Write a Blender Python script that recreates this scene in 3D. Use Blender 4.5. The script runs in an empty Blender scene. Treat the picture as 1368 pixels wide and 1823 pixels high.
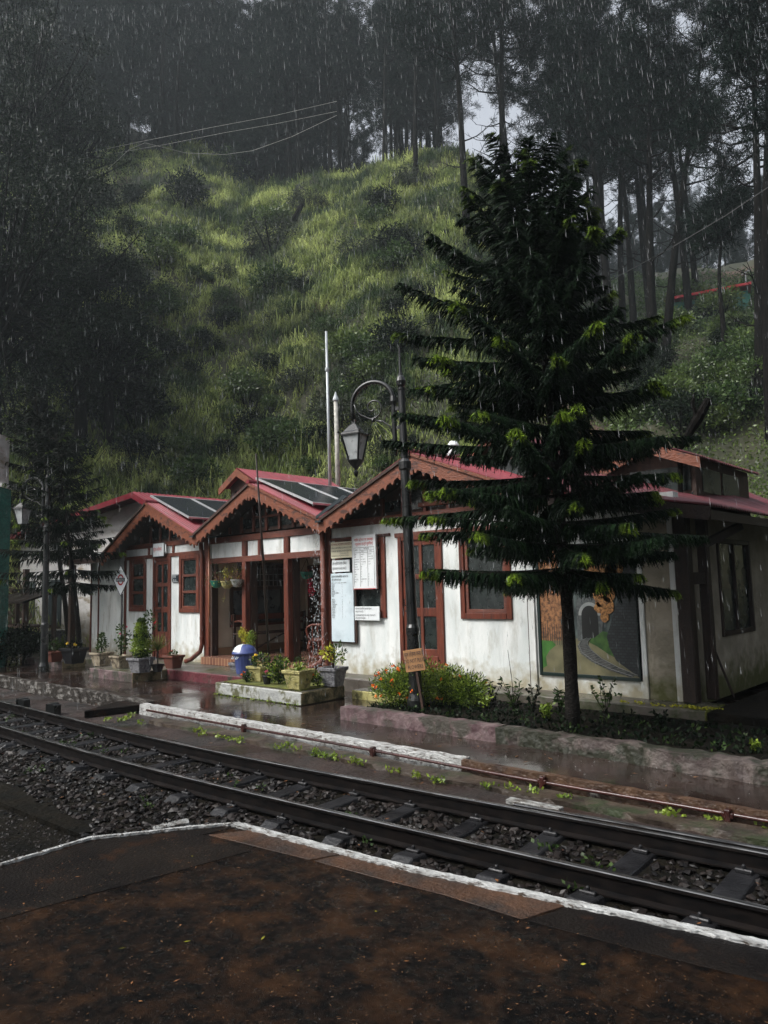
import bpy, math, random
import numpy as np
from mathutils import Vector, Matrix
rnd = random.Random(7); R = np.random.default_rng(11)
sc = bpy.context.scene
PI = math.pi
# World axes: x runs along the station front (towards the right of the photo), y runs away from the
# tracks into the hill, z is up; z = 0 is the wet platform paving and the rail tops.
# ------------------------------------------------------------------ camera
CAM = Vector((7.35, -8.76, 1.60)); YAW = math.radians(42.7); PITCH = math.radians(5.85); ROLL = math.radians(1.43)
VW = Vector((-math.sin(YAW), math.cos(YAW), 0)); RT = Vector((math.cos(YAW), math.sin(YAW), 0)); UP = Vector((0, 0, 1))
fwd = VW * math.cos(PITCH) + UP * math.sin(PITCH); up0 = UP * math.cos(PITCH) - VW * math.sin(PITCH)
right = RT * math.cos(ROLL) - up0 * math.sin(ROLL); up1 = RT * math.sin(ROLL) + up0 * math.cos(ROLL)
cam = bpy.data.cameras.new('camera'); camo = bpy.data.objects.new('camera', cam); sc.collection.objects.link(camo)
cam.sensor_fit = 'VERTICAL'; cam.sensor_height = 36; cam.lens = 26.0; cam.clip_start = 0.05; cam.clip_end = 2000
mw = Matrix.Identity(4)
for i, v in enumerate((right, up1, -fwd)):
    for j in range(3): mw[j][i] = v[j]
mw.translation = CAM; camo.matrix_world = mw; sc.camera = camo
# ------------------------------------------------------------------ sky, sun, exposure
SUN_DIR = Vector((-.42, -.74, .95)).normalized()
world = bpy.data.worlds.new('World'); sc.world = world; world.use_nodes = True
nt = world.node_tree; bg = nt.nodes['Background']
sky = nt.nodes.new('ShaderNodeTexSky'); sky.sky_type = 'NISHITA'; sky.sun_disc = False
sky.sun_elevation = math.asin(SUN_DIR.z); sky.sun_rotation = math.atan2(SUN_DIR.x, SUN_DIR.y)
sky.air_density = 1.0; sky.dust_density = 5.0; sky.ozone_density = 1.5
hs = nt.nodes.new('ShaderNodeHueSaturation'); hs.inputs['Saturation'].default_value = .30
nt.links.new(sky.outputs[0], hs.inputs['Color']); nt.links.new(hs.outputs[0], bg.inputs[0]); bg.inputs[1].default_value = .15
sun = bpy.data.lights.new('sun', 'SUN'); suno = bpy.data.objects.new('sun', sun); sc.collection.objects.link(suno)
sun.energy = 1.35; sun.angle = math.radians(14); sun.color = (1, .99, .96)
suno.rotation_euler = SUN_DIR.to_track_quat('Z', 'Y').to_euler()
sc.view_settings.view_transform = 'Standard'; sc.view_settings.look = 'None'
sc.view_settings.exposure = .95; sc.view_settings.gamma = 1
sc.cycles.volume_bounces = 0; sc.cycles.max_bounces = 6; sc.cycles.transparent_max_bounces = 8
sc.cycles.volume_max_steps = 64
# ------------------------------------------------------------------ helpers: pixels of the photograph to places
def ray(px, py):
    x = (px - 684) / 1317; y = -(py - 911.5) / 1317
    return (right * x + up1 * y + fwd)
def gp(px, py, z=0.):
    r = ray(px, py); return CAM + r * ((z - CAM.z) / r.z)
def at(px, py, d):                         # d metres along the level view axis
    r = ray(px, py); return CAM + r * (d / (r.x * VW.x + r.y * VW.y))
# ------------------------------------------------------------------ materials
MATS = {}
def mk(name, c1, c2=None, scale=4., rough=.7, rough2=None, bump=0., bscale=40., c3=None, s3=3., t3=.6, w3=.06, metallic=0.,
       spec=.5, rand=0., stretch=(1, 1, 1), transl=0., vcol=False, c4=None, z4=(0, .5), detail=6, lo=.35, hi=.65):
    m = bpy.data.materials.new(name); m.use_nodes = True; n = m.node_tree.nodes; l = m.node_tree.links
    b = n['Principled BSDF']; c2 = c2 or c1
    g = n.new('ShaderNodeNewGeometry'); mp = n.new('ShaderNodeMapping'); mp.inputs['Scale'].default_value = stretch
    l.new(g.outputs['Position'], mp.inputs['Vector'])
    no = n.new('ShaderNodeTexNoise'); no.inputs['Scale'].default_value = scale; no.inputs['Detail'].default_value = detail
    l.new(mp.outputs[0], no.inputs['Vector'])
    cr = n.new('ShaderNodeValToRGB'); cr.color_ramp.elements[0].position = lo; cr.color_ramp.elements[1].position = hi
    cr.color_ramp.elements[0].color = (*c1, 1); cr.color_ramp.elements[1].color = (*c2, 1); l.new(no.outputs['Fac'], cr.inputs[0])
    col = cr.outputs[0]
    def mix(a, bc, fac):
        x = n.new('ShaderNodeMix'); x.data_type = 'RGBA'; l.new(a, x.inputs[6]); x.inputs[7].default_value = (*bc, 1); l.new(fac, x.inputs[0]); return x.outputs[2]
    if c3:
        n3 = n.new('ShaderNodeTexNoise'); n3.inputs['Scale'].default_value = s3; n3.inputs['Detail'].default_value = 8; n3.inputs['Roughness'].default_value = .65
        l.new(mp.outputs[0], n3.inputs['Vector'])
        mr = n.new('ShaderNodeMapRange'); mr.inputs[1].default_value = t3 - w3; mr.inputs[2].default_value = t3 + w3; l.new(n3.outputs['Fac'], mr.inputs[0])
        col = mix(col, c3, mr.outputs[0])
    if c4:                                    # splashed dirt and moss low on a wall, with a broken edge
        sp = n.new('ShaderNodeSeparateXYZ'); l.new(g.outputs['Position'], sp.inputs[0])
        n4 = n.new('ShaderNodeTexNoise'); n4.inputs['Scale'].default_value = 7; n4.inputs['Detail'].default_value = 9; l.new(g.outputs['Position'], n4.inputs['Vector'])
        ad = n.new('ShaderNodeMath'); ad.operation = 'MULTIPLY_ADD'; l.new(n4.outputs['Fac'], ad.inputs[0]); ad.inputs[1].default_value = -.9; l.new(sp.outputs[2], ad.inputs[2])
        mr = n.new('ShaderNodeMapRange'); mr.inputs[1].default_value = z4[1] - .45; mr.inputs[2].default_value = z4[0] - .45; l.new(ad.outputs[0], mr.inputs[0])
        col = mix(col, c4, mr.outputs[0])
    if vcol:
        a = n.new('ShaderNodeVertexColor'); a.layer_name = 'Col'
        x = n.new('ShaderNodeMix'); x.data_type = 'RGBA'; x.blend_type = 'MULTIPLY'; x.inputs[0].default_value = 1; l.new(col, x.inputs[6]); l.new(a.outputs[0], x.inputs[7]); col = x.outputs[2]
    if rand:
        mr = n.new('ShaderNodeMapRange'); mr.inputs[3].default_value = 1 - rand; mr.inputs[4].default_value = 1 + rand; l.new(g.outputs['Random Per Island'], mr.inputs[0])
        h = n.new('ShaderNodeHueSaturation'); l.new(mr.outputs[0], h.inputs['Value']); l.new(col, h.inputs['Color']); col = h.outputs[0]
    l.new(col, b.inputs['Base Color'])
    b.inputs['Metallic'].default_value = metallic; b.inputs['Specular IOR Level'].default_value = spec
    if rough2 is None: b.inputs['Roughness'].default_value = rough
    else:
        nr = n.new('ShaderNodeTexNoise'); nr.inputs['Scale'].default_value = scale * .6; nr.inputs['Detail'].default_value = 5; l.new(mp.outputs[0], nr.inputs['Vector'])
        mr = n.new('ShaderNodeMapRange'); mr.inputs[1].default_value = .4; mr.inputs[2].default_value = .6; mr.inputs[3].default_value = rough; mr.inputs[4].default_value = rough2
        l.new(nr.outputs['Fac'], mr.inputs[0]); l.new(mr.outputs[0], b.inputs['Roughness'])
    if bump:
        nb = n.new('ShaderNodeTexNoise'); nb.inputs['Scale'].default_value = bscale; nb.inputs['Detail'].default_value = 6; l.new(mp.outputs[0], nb.inputs['Vector'])
        bu = n.new('ShaderNodeBump'); bu.inputs['Strength'].default_value = min(1, bump); bu.inputs['Distance'].default_value = .02 * max(1, bump); l.new(nb.outputs['Fac'], bu.inputs['Height']); l.new(bu.outputs[0], b.inputs['Normal'])
    if transl:
        t = n.new('ShaderNodeBsdfTranslucent'); l.new(col, t.inputs[0]); ms = n.new('ShaderNodeMixShader'); ms.inputs[0].default_value = transl
        l.new(b.outputs[0], ms.inputs[1]); l.new(t.outputs[0], ms.inputs[2]); l.new(ms.outputs[0], n['Material Output'].inputs[0])
    MATS[name] = m; return m
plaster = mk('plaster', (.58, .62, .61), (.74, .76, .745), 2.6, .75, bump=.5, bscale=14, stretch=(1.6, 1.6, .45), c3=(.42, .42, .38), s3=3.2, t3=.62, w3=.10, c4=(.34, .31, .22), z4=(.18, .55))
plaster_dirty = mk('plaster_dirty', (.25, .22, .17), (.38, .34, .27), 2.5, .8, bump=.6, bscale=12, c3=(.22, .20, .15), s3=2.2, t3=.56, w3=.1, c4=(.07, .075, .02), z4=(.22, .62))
plaster_in = mk('plaster_cream', (.50, .44, .34), (.60, .53, .42), 3, .8, bump=.2)
white_brick = mk('white_brick', (.46, .45, .43), (.62, .61, .60), 1.5, .7, bump=1.2, bscale=9, stretch=(1, 1, 3.2), c3=(.26, .22, .16), s3=1.2, t3=.6, c4=(.22, .19, .13), z4=(.3, 1.3))
timber = mk('timber', (.095, .020, .010), (.17, .040, .018), 6, .5, bump=.5, bscale=30, stretch=(6, 6, .7), c3=(.045, .012, .008), s3=3, t3=.58)
timber_h = mk('timber_beam', (.095, .021, .010), (.17, .042, .018), 6, .5, bump=.5, bscale=30, stretch=(.7, 6, 6), c3=(.045, .012, .008), s3=3, t3=.58)
fascia_m = mk('fascia_wood', (.13, .036, .015), (.23, .065, .026), 5, .55, bump=.5, bscale=25, stretch=(1, 3, 2), c3=(.05, .016, .010), s3=5, t3=.56)
darkwood = mk('dark_wood', (.028, .014, .009), (.055, .026, .016), 5, .6, bump=.5, stretch=(4, 4, .8))
blackwood = mk('weathered_post', (.016, .009, .007), (.03, .016, .011), 5, .5, bump=.5, stretch=(4, 4, .8))
redroof = mk('red_roof', (.13, .006, .014), (.21, .016, .028), 3, .38, .6, bump=.15, c3=(.13, .04, .04), s3=5, t3=.62, stretch=(.6, 2, 1))
redroof_old = mk('old_red_roof', (.07, .011, .017), (.13, .026, .034), 3, .35, .6, bump=.15, c3=(.07, .03, .03), s3=4, t3=.55, stretch=(.6, 3, 1))
soffit = mk('soffit', (.02, .014, .01), (.035, .022, .015), 4, .8)
glass = mk('dark_glass', (.008, .012, .012), (.026, .034, .033), 7, .12, .3, spec=.6, c3=(.07, .08, .075), s3=18, t3=.68)
solar = None
frame_m = mk('aluminium', (.55, .57, .58), (.65, .66, .67), 8, .3, metallic=.6)
whitepaint = mk('sign_white', (.66, .70, .71), (.74, .77, .78), 3, .4)
cream_sign = mk('sign_cream', (.66, .62, .44), (.74, .70, .55), 3, .5, c3=(.4, .35, .2), s3=6, t3=.68)
blue_sign = mk('sign_pale_blue', (.52, .62, .66), (.62, .70, .74), 2, .45, c3=(.46, .54, .58), s3=1.5, t3=.55)
ink = mk('black_ink', (.015, .015, .02)); redink = mk('red_ink', (.55, .03, .03)); darkredink = mk('maroon_ink', (.25, .04, .02))
tunnel_black = mk('painted_black', (.002, .003, .003), None, 4, .5)
signdark = mk('sign_dark', (.02, .03, .035), None, 4, .4); rope_red = mk('red_paint', (.42, .012, .02), None, 4, .5)
ochre = mk('cardboard', (.25, .125, .05), (.36, .19, .08), 6, .8)
iron = mk('black_iron', (.004, .005, .005), (.009, .010, .010), 6, .25, .4, bump=.1, spec=.7)
lampglass = mk('lamp_glass', (.34, .36, .36), (.52, .54, .54), 6, .25, c3=(.2, .2, .2), s3=9, t3=.6)
steel = mk('galvanised', (.30, .33, .34), (.46, .49, .50), 10, .4, metallic=.3, stretch=(4, 4, .5))
oldpole = mk('weathered_pole', (.25, .25, .22), (.46, .45, .40), 9, .6, bump=.3)
railm = mk('rail_steel', (.005, .005, .0055), (.014, .011, .010), 8, .35, .6, metallic=.2, stretch=(1, 4, 4), spec=.12)
railshine = mk('rail_head', (.10, .10, .10), (.28, .28, .28), 8, .2, .45, metallic=.9, stretch=(.5, 6, 6))
sleeper_m = mk('sleeper_steel', (.007, .007, .008), (.018, .018, .02), 6, .25, .5, bump=.4, spec=.4)
wet = mk('wet_paving', (.016, .010, .008), (.038, .025, .020), 1.4, .05, .32, bump=.12, bscale=9, c3=(.012, .009, .008), s3=2.3, t3=.57, w3=.1, spec=.5)
step_m = mk('stone_apron', (.07, .06, .05), (.15, .135, .115), 3, .25, .5, bump=.5, bscale=16, c3=(.035, .045, .015), s3=3, t3=.55, w3=.08)
dirt = mk('track_dirt', (.018, .010, .008), (.042, .023, .017), 3, .3, .75, bump=1.2, bscale=30, c3=(.010, .009, .008), s3=1.5, t3=.54, w3=.1)
bedsoil = mk('bed_soil', (.004, .004, .003), (.010, .008, .005), 5, .8, spec=.1, bump=1.5, bscale=20)
kerbpaint = mk('kerb_white', (.13, .12, .11), (.36, .37, .36), 9, .45, bump=1., bscale=30, c3=(.05, .035, .025), s3=14, t3=.57, w3=.05, stretch=(1, 2, 2), detail=10)
edge_white = mk('edge_white', (.30, .30, .29), (.58, .59, .58), 9, .45, bump=1., bscale=30, c3=(.07, .05, .035), s3=16, t3=.58, w3=.05, stretch=(1, 2, 2), detail=10)
kerbold = mk('kerb_old', (.06, .05, .04), (.26, .25, .235), 9, .45, bump=1., bscale=30, c3=(.02, .015, .011), s3=6, t3=.46, w3=.04, stretch=(1, 2, 2), detail=10)
kerbbrown = mk('kerb_brown', (.025, .013, .009), (.11, .062, .036), 5, .4, bump=1., bscale=30, c3=(.4, .38, .34), s3=3, t3=.66, w3=.03)
redpipe = mk('red_pipe', (.025, .007, .006), (.055, .014, .011), 6, .25, bump=.2)
planterw = mk('planter_wall', (.30, .31, .30), (.50, .51, .49), 5, .55, bump=1., bscale=20, c3=(.10, .10, .05), s3=5, t3=.52, w3=.05)
planterside = mk('planter_side', (.17, .13, .07), (.27, .22, .12), 4, .6, bump=1., c3=(.05, .05, .02), s3=5, t3=.52)
pinkwall = mk('pink_wall', (.075, .04, .045), (.17, .12, .12), 5, .6, bump=1., bscale=20, c3=(.05, .045, .035), s3=4, t3=.50, w3=.05)
maroonwall = mk('maroon_wall', (.07, .012, .018), (.16, .035, .045), 5, .45, bump=1., bscale=20, c3=(.03, .03, .02), s3=5, t3=.58)
bedwall_m = mk('bed_wall', (.05, .035, .033), (.16, .135, .12), 3, .6, bump=1.6, bscale=16, c3=(.02, .022, .012), s3=3.5, t3=.49, w3=.05)
mossm = mk('moss', (.05, .06, .008), (.13, .14, .02), 8, .9, bump=1.5, bscale=40)
asphalt = mk('old_asphalt', (.0015, .0014, .0014), (.011, .006, .0038), 22, .22, .7, bump=.5, bscale=260, c3=(.055, .024, .009), s3=3.6, t3=.63, w3=.15, detail=14, spec=.10, lo=.42, hi=.62)
slabdark = mk('dark_slab', (.006, .005, .005), (.014, .011, .009), 2, .4, .65, bump=.5, bscale=60, c3=(.035, .016, .008), s3=5, t3=.62, spec=.08)
slabrust = mk('rust_slab', (.030, .013, .006), (.085, .036, .014), 3, .4, .7, bump=.9, bscale=40, c3=(.022, .014, .01), s3=3.2, t3=.53, w3=.08, detail=10)
bark = mk('bark', (.003, .003, .0028), (.009, .008, .007), 8, .85, bump=1.5, bscale=10, stretch=(3, 3, .6), spec=.05)
bark_wet = mk('wet_bark', (.008, .007, .006), (.022, .018, .014), 20, .5, bump=2, bscale=30, stretch=(1, 1, 2.5), spec=.2)
needles = mk('pine_needles', (.003, .008, .007), (.010, .019, .013), .5, .7, rand=.7, transl=.1, spec=.04)
arau = mk('araucaria_needles', (1, 1, 1), (1, 1, 1), 3, .5, rand=.35, vcol=True, transl=.12, spec=.10)
leaf_dark = mk('dark_leaves', (.004, .009, .005), (.012, .021, .009), 3, .5, rand=.6, transl=.15, spec=.07)
leaf_mid = mk('mid_leaves', (.020, .045, .012), (.06, .10, .025), 3, .45, rand=.5, transl=.3, spec=.25)
leaf_bright = mk('bright_leaves', (.14, .22, .025), (.26, .34, .045), 5, .45, rand=.4, transl=.3)
leaf_yellow = mk('yellow_leaves', (.36, .36, .02), (.52, .50, .05), 5, .5, rand=.3, transl=.3)
leaf_grey = mk('grey_shrub', (.025, .032, .020), (.055, .068, .040), 3, .6, rand=.5, transl=.2, spec=.1)
grass_m = mk('grass_blades', (.16, .215, .05), (.50, .56, .19), .5, .55, rand=.6, transl=.35, c3=(.025, .05, .014), s3=.26, t3=.49, w3=.07, spec=.25)
under_m = mk('undergrowth_leaves', (.04, .075, .018), (.10, .145, .03), .3, .4, rand=.6, transl=.3)
hill_m = mk('hill_soil', (.012, .016, .006), (.030, .030, .012), .4, .9, bump=1.5, bscale=3, c3=(.075, .04, .028), s3=.14, t3=.62, w3=.05)
stone_m = mk('ballast_stone', (.005, .0045, .0045), (.021, .016, .014), 6, .42, rand=.8, spec=.25)
orange_f = mk('orange_petals', (.75, .12, .01), (.85, .25, .02), 9, .6); red_f = mk('red_petals', (.6, .02, .06), None, 9, .6); pink_f = mk('pink_petals', (.7, .12, .22), None, 9, .6)
yellow_f = mk('yellow_petals', (.8, .55, .03), None, 9, .6)
pot_beige = mk('pot_beige', (.22, .18, .12), (.42, .36, .26), 12, .6, bump=1, c3=(.08, .06, .04), s3=9, t3=.55)
pot_yellow = mk('pot_yellow', (.34, .30, .10), (.46, .42, .18), 12, .6, bump=1, c3=(.08, .08, .03), s3=8, t3=.58)
pot_grey = mk('pot_grey', (.14, .14, .15), (.24, .24, .25), 16, .65, bump=1, c3=(.07, .07, .08), s3=22, t3=.55)
pot_red = mk('pot_terracotta', (.10, .03, .02), (.16, .05, .03), 8, .6); pot_black = mk('pot_black', (.008, .008, .01), None, 8, .4)
teal = mk('teal_brick', (.008, .09, .07), (.02, .16, .12), 4, .6, bump=2, bscale=8, stretch=(1, 1, 3), c3=(.01, .05, .04), s3=3, t3=.62)
binblue = mk('bin_blue', (.045, .065, .20), (.07, .10, .27), 4, .35, c3=(.03, .04, .12), s3=9, t3=.6)
binwhite = mk('bin_white', (.52, .60, .62), (.66, .72, .72), 4, .4)
copper = mk('copper_pipe', (.24, .09, .045), (.32, .13, .07), 7, .4)
# brick / tile pattern materials
def pattern(name, c1, c2, mortar, w, h, off=.5, rough=.4, msize=.02, axis='XZ', rot=0):
    m = bpy.data.materials.new(name); m.use_nodes = True; n = m.node_tree.nodes; l = m.node_tree.links; b = n['Principled BSDF']
    g = n.new('ShaderNodeNewGeometry'); sp = n.new('ShaderNodeSeparateXYZ'); l.new(g.outputs['Position'], sp.inputs[0])
    cb = n.new('ShaderNodeCombineXYZ'); l.new(sp.outputs['XYZ'.index(axis[0])], cb.inputs[0]); l.new(sp.outputs['XYZ'.index(axis[1])], cb.inputs[1])
    mp = n.new('ShaderNodeMapping'); mp.inputs['Rotation'].default_value = (0, 0, rot); l.new(cb.outputs[0], mp.inputs[0])
    br = n.new('ShaderNodeTexBrick'); br.offset = off; l.new(mp.outputs[0], br.inputs['Vector'])
    br.inputs['Color1'].default_value = (*c1, 1); br.inputs['Color2'].default_value = (*c2, 1); br.inputs['Mortar'].default_value = (*mortar, 1)
    br.inputs['Scale'].default_value = 1; br.inputs['Brick Width'].default_value = w; br.inputs['Row Height'].default_value = h; br.inputs['Mortar Size'].default_value = msize * h
    l.new(br.outputs[0], b.inputs['Base Color']); b.inputs['Roughness'].default_value = rough
    return m
tiles = pattern('porch_tiles', (.20, .09, .06), (.13, .055, .04), (.30, .20, .15), .30, .075, .5, .22, .1, 'XY')
tiles_v = pattern('porch_riser_tiles', (.22, .10, .06), (.13, .05, .035), (.35, .22, .13), .10, .4, 0, .3, .03, 'XZ')
solar = pattern('solar_cells', (.010, .012, .018), (.013, .016, .022), (.05, .06, .07), .16, .16, 0, .25, .05, 'XY')
stonewall_p = pattern('painted_stonework', (.012, .016, .018), (.026, .034, .037), (.006, .008, .010), .055, .035, .5, .5, .12, 'XZ')
# ------------------------------------------------------------------ mesh helpers
def link(o, parent=None):
    sc.collection.objects.link(o)
    if parent: o.parent = parent
    return o
def tag(o, label=None, cat=None, group=None, kind=None):
    if label: o['label'] = label
    if cat: o['category'] = cat
    if group: o['group'] = group
    if kind: o['kind'] = kind
    return o
def root(name, label, cat, loc=(0, 0, 0), rz=0, group=None):
    o = bpy.data.objects.new(name, None); o.empty_display_size = .1; link(o); o.location = loc; o.rotation_euler = (0, 0, rz)
    return tag(o, label, cat, group)
def copy_tree(o, parent=None):
    c = o.copy(); sc.collection.objects.link(c); c.parent = parent
    for ch in list(o.children): copy_tree(ch, c)
    return c
def copies(src, loc, rz=0, s=1., label=None, group=None, tilt=(0, 0)):
    c = copy_tree(src); c.location = loc; c.rotation_euler = (tilt[0], tilt[1], rz); c.scale = (s,) * 3 if not isinstance(s, tuple) else s
    if label: c['label'] = label
    if group: c['group'] = group
    return c
def np_mesh(name, V, tris=None, quads=None, mats=None, midx=None, smooth=False, col=None):
    me = bpy.data.meshes.new(name); V = np.asarray(V, np.float32)
    nt_ = 0 if tris is None else len(tris); nq = 0 if quads is None else len(quads)
    me.vertices.add(len(V)); me.vertices.foreach_set('co', V.ravel())
    loops = np.concatenate([np.asarray(a, np.int32).ravel() for a in (tris, quads) if a is not None and len(a)])
    tot = np.concatenate([np.full(nt_, 3, np.int32), np.full(nq, 4, np.int32)]); start = np.concatenate([[0], np.cumsum(tot)[:-1]]).astype(np.int32)
    me.loops.add(len(loops)); me.loops.foreach_set('vertex_index', loops)
    me.polygons.add(nt_ + nq); me.polygons.foreach_set('loop_start', start); me.polygons.foreach_set('loop_total', tot)
    if midx is not None: me.polygons.foreach_set('material_index', np.asarray(midx, np.int32))
    me.polygons.foreach_set('use_smooth', np.full(nt_ + nq, bool(smooth)))
    if col is not None:
        ca = me.color_attributes.new('Col', 'FLOAT_COLOR', 'POINT'); c4 = np.ones((len(V), 4), np.float32); c4[:, :3] = col; ca.data.foreach_set('color', c4.ravel())
    for m in (mats if isinstance(mats, (list, tuple)) else [mats]): me.materials.append(m)
    me.update(calc_edges=True); return me
def np_obj(name, V, tris=None, quads=None, mats=None, parent=None, loc=(0, 0, 0), **k):
    o = bpy.data.objects.new(name, np_mesh(name, V, tris, quads, mats, **k)); o.location = loc; return link(o, parent)
class MB:
    def __init__(s): s.v = []; s.f = []; s.m = []; s.mi = 0
    def add(s, vs, fs):
        b = len(s.v); s.v += [tuple(v) for v in vs]; s.f += [tuple(b + i for i in f) for f in fs]; s.m += [s.mi] * len(fs); return s
    def box(s, x0, x1, y0, y1, z0, z1):
        return s.add([(x0, y0, z0), (x1, y0, z0), (x1, y1, z0), (x0, y1, z0), (x0, y0, z1), (x1, y0, z1), (x1, y1, z1), (x0, y1, z1)],
                     [(0, 3, 2, 1), (4, 5, 6, 7), (0, 1, 5, 4), (1, 2, 6, 5), (2, 3, 7, 6), (3, 0, 4, 7)])
    def bar(s, a, b, w, h=None, up=(0, 0, 1)):     # rectangular bar between two points
        h = h or w; a = Vector(a); b = Vector(b); d = (b - a).normalized(); u = Vector(up)
        if abs(d.dot(u)) > .98: u = Vector((1, 0, 0))
        r = d.cross(u).normalized() * w / 2; u = r.cross(d).normalized() * h / 2
        return s.add([a - r - u, a + r - u, a + r + u, a - r + u, b - r - u, b + r - u, b + r + u, b - r + u],
                     [(0, 1, 2, 3), (7, 6, 5, 4), (0, 4, 5, 1), (1, 5, 6, 2), (2, 6, 7, 3), (3, 7, 4, 0)])
    def prism(s, poly, y0, y1):                     # polygon in x,z extruded along y
        n = len(poly)
        return s.add([(x, y0, z) for x, z in poly] + [(x, y1, z) for x, z in poly],
                     [tuple(range(n)), tuple(range(2 * n - 1, n - 1, -1))] + [(i + n, (i + 1) % n + n, (i + 1) % n, i) for i in range(n)])
    def slab(s, poly, z0, z1):                      # polygon in x,y between two heights
        n = len(poly)
        return s.add([(x, y, z0) for x, y in poly] + [(x, y, z1) for x, y in poly],
                     [tuple(range(n - 1, -1, -1)), tuple(range(n, 2 * n))] + [(i, (i + 1) % n, (i + 1) % n + n, i + n) for i in range(n)])
    def tube(s, pts, r, n=8, cap=True):
        pts = [Vector(p) for p in pts]; rs = r if isinstance(r, (list, tuple)) else [r] * len(pts); vs = []; u = None
        for i, p in enumerate(pts):
            d = (pts[min(i + 1, len(pts) - 1)] - pts[max(i - 1, 0)]).normalized()
            if u is None: u = d.orthogonal().normalized()
            u = (u - d * u.dot(d)); u = u.normalized() if u.length > 1e-6 else d.orthogonal().normalized(); w = d.cross(u)
            vs += [p + (u * math.cos(2 * PI * k / n) + w * math.sin(2 * PI * k / n)) * rs[i] for k in range(n)]
        fs = [(i * n + k, i * n + (k + 1) % n, (i + 1) * n + (k + 1) % n, (i + 1) * n + k) for i in range(len(pts) - 1) for k in range(n)]
        if cap: fs += [tuple(range(n - 1, -1, -1)), tuple(range((len(pts) - 1) * n, len(pts) * n))]
        return s.add(vs, fs)
    def lathe(s, prof, c=(0, 0, 0), n=12, cap=True, rot=0.):     # prof: (radius, z)
        vs = [(c[0] + r * math.cos(2 * PI * k / n + rot), c[1] + r * math.sin(2 * PI * k / n + rot), c[2] + z) for r, z in prof for k in range(n)]
        fs = [(i * n + k, i * n + (k + 1) % n, (i + 1) * n + (k + 1) % n, (i + 1) * n + k) for i in range(len(prof) - 1) for k in range(n)]
        if cap: fs += [tuple(range(n - 1, -1, -1)), tuple(range((len(prof) - 1) * n, len(prof) * n))]
        return s.add(vs, fs)
    def build(s, name, mat, parent=None, loc=None, bevel=0., smooth=False, sub=None):
        me = bpy.data.meshes.new(name); V = s.v
        if loc is not None and loc != 0: V = [(x - loc[0], y - loc[1], z - loc[2]) for x, y, z in V]
        me.from_pydata(V, [], s.f)
        for m in (mat if isinstance(mat, (list, tuple)) else [mat]): me.materials.append(m)
        if any(s.m): me.polygons.foreach_set('material_index', s.m)
        if smooth: me.polygons.foreach_set('use_smooth', [True] * len(s.f))
        me.update(); o = bpy.data.objects.new(name, me); link(o, parent)
        if loc is not None and parent is None: o.location = loc
        if bevel:
            b = o.modifiers.new('bevel', 'BEVEL'); b.width = bevel; b.segments = 1; b.limit_method = 'ANGLE'; b.angle_limit = .6
        return o
def text_mb(mb, body, size, x, z, y, squash=1., align='LEFT', flip=False):
    cu = bpy.data.curves.new('t', 'FONT'); cu.body = body; cu.size = size; cu.align_x = align; cu.resolution_u = 2
    o = bpy.data.objects.new('t', cu); sc.collection.objects.link(o); bpy.context.view_layer.update()
    me = bpy.data.meshes.new_from_object(o.evaluated_get(bpy.context.evaluated_depsgraph_get()))
    mb.add([(x + v.co.x * squash, y, z + v.co.y) for v in me.vertices], [tuple(p.vertices) for p in me.polygons])
    bpy.data.objects.remove(o); bpy.data.curves.remove(cu); bpy.data.meshes.remove(me)
def vn(x, y, seed=0):                       # value noise 0..1
    xi = np.floor(x).astype(np.int64); yi = np.floor(y).astype(np.int64); fx = x - xi; fy = y - yi; fx = fx * fx * (3 - 2 * fx); fy = fy * fy * (3 - 2 * fy)
    def h(a, b):
        n = (a * 374761393 + b * 668265263 + seed * 1442695041) & 0x7fffffff; n = (n ^ (n >> 13)) * 1274126177 & 0x7fffffff; return ((n ^ (n >> 16)) & 0xffff) / 65535.
    return (h(xi, yi) * (1 - fx) + h(xi + 1, yi) * fx) * (1 - fy) + (h(xi, yi + 1) * (1 - fx) + h(xi + 1, yi + 1) * fx) * fy
def unit(a): return a / np.maximum(1e-9, np.linalg.norm(a, axis=-1, keepdims=True))
def kites(P, D, L, W, nrm=None):            # leaf-shaped quads
    n = len(P); D = unit(D); nr = R.normal(size=(n, 3)) if nrm is None else nrm
    S = unit(np.cross(D, nr)) * (np.asarray(W) / 2).reshape(-1, 1); L = np.asarray(L).reshape(-1, 1) * np.ones((n, 1))
    V = np.stack([P, P + D * L * .45 + S, P + D * L, P + D * L * .45 - S], 1).reshape(-1, 3); return V, np.arange(4 * n).reshape(-1, 4)
def blades(P, D, L, W, droop):              # bent grass blades: quad + tip triangle
    n = len(P); D = unit(D); L = L.reshape(-1, 1); S = unit(np.cross(D, R.normal(size=(n, 3)))) * (W / 2).reshape(-1, 1)
    m = P + D * L * .55; t = m + (D * .55 + np.array([0, 0, -1.]) * droop.reshape(-1, 1)) * L * .45
    V = np.stack([P - S, P + S, m + S * .8, m - S * .8, t], 1).reshape(-1, 3); b = np.arange(n) * 5
    return V, np.stack([b + 3, b + 2, b + 4], 1), np.stack([b, b + 1, b + 2, b + 3], 1)
def merge(parts):                           # [(V, T, Q)] joined
    V = []; T = []; Q = []; o = 0
    for v, t, q in parts:
        V.append(v)
        if t is not None and len(t): T.append(np.asarray(t) + o)
        if q is not None and len(q): Q.append(np.asarray(q) + o)
        o += len(v)
    return np.concatenate(V), (np.concatenate(T) if T else None), (np.concatenate(Q) if Q else None)
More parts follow.
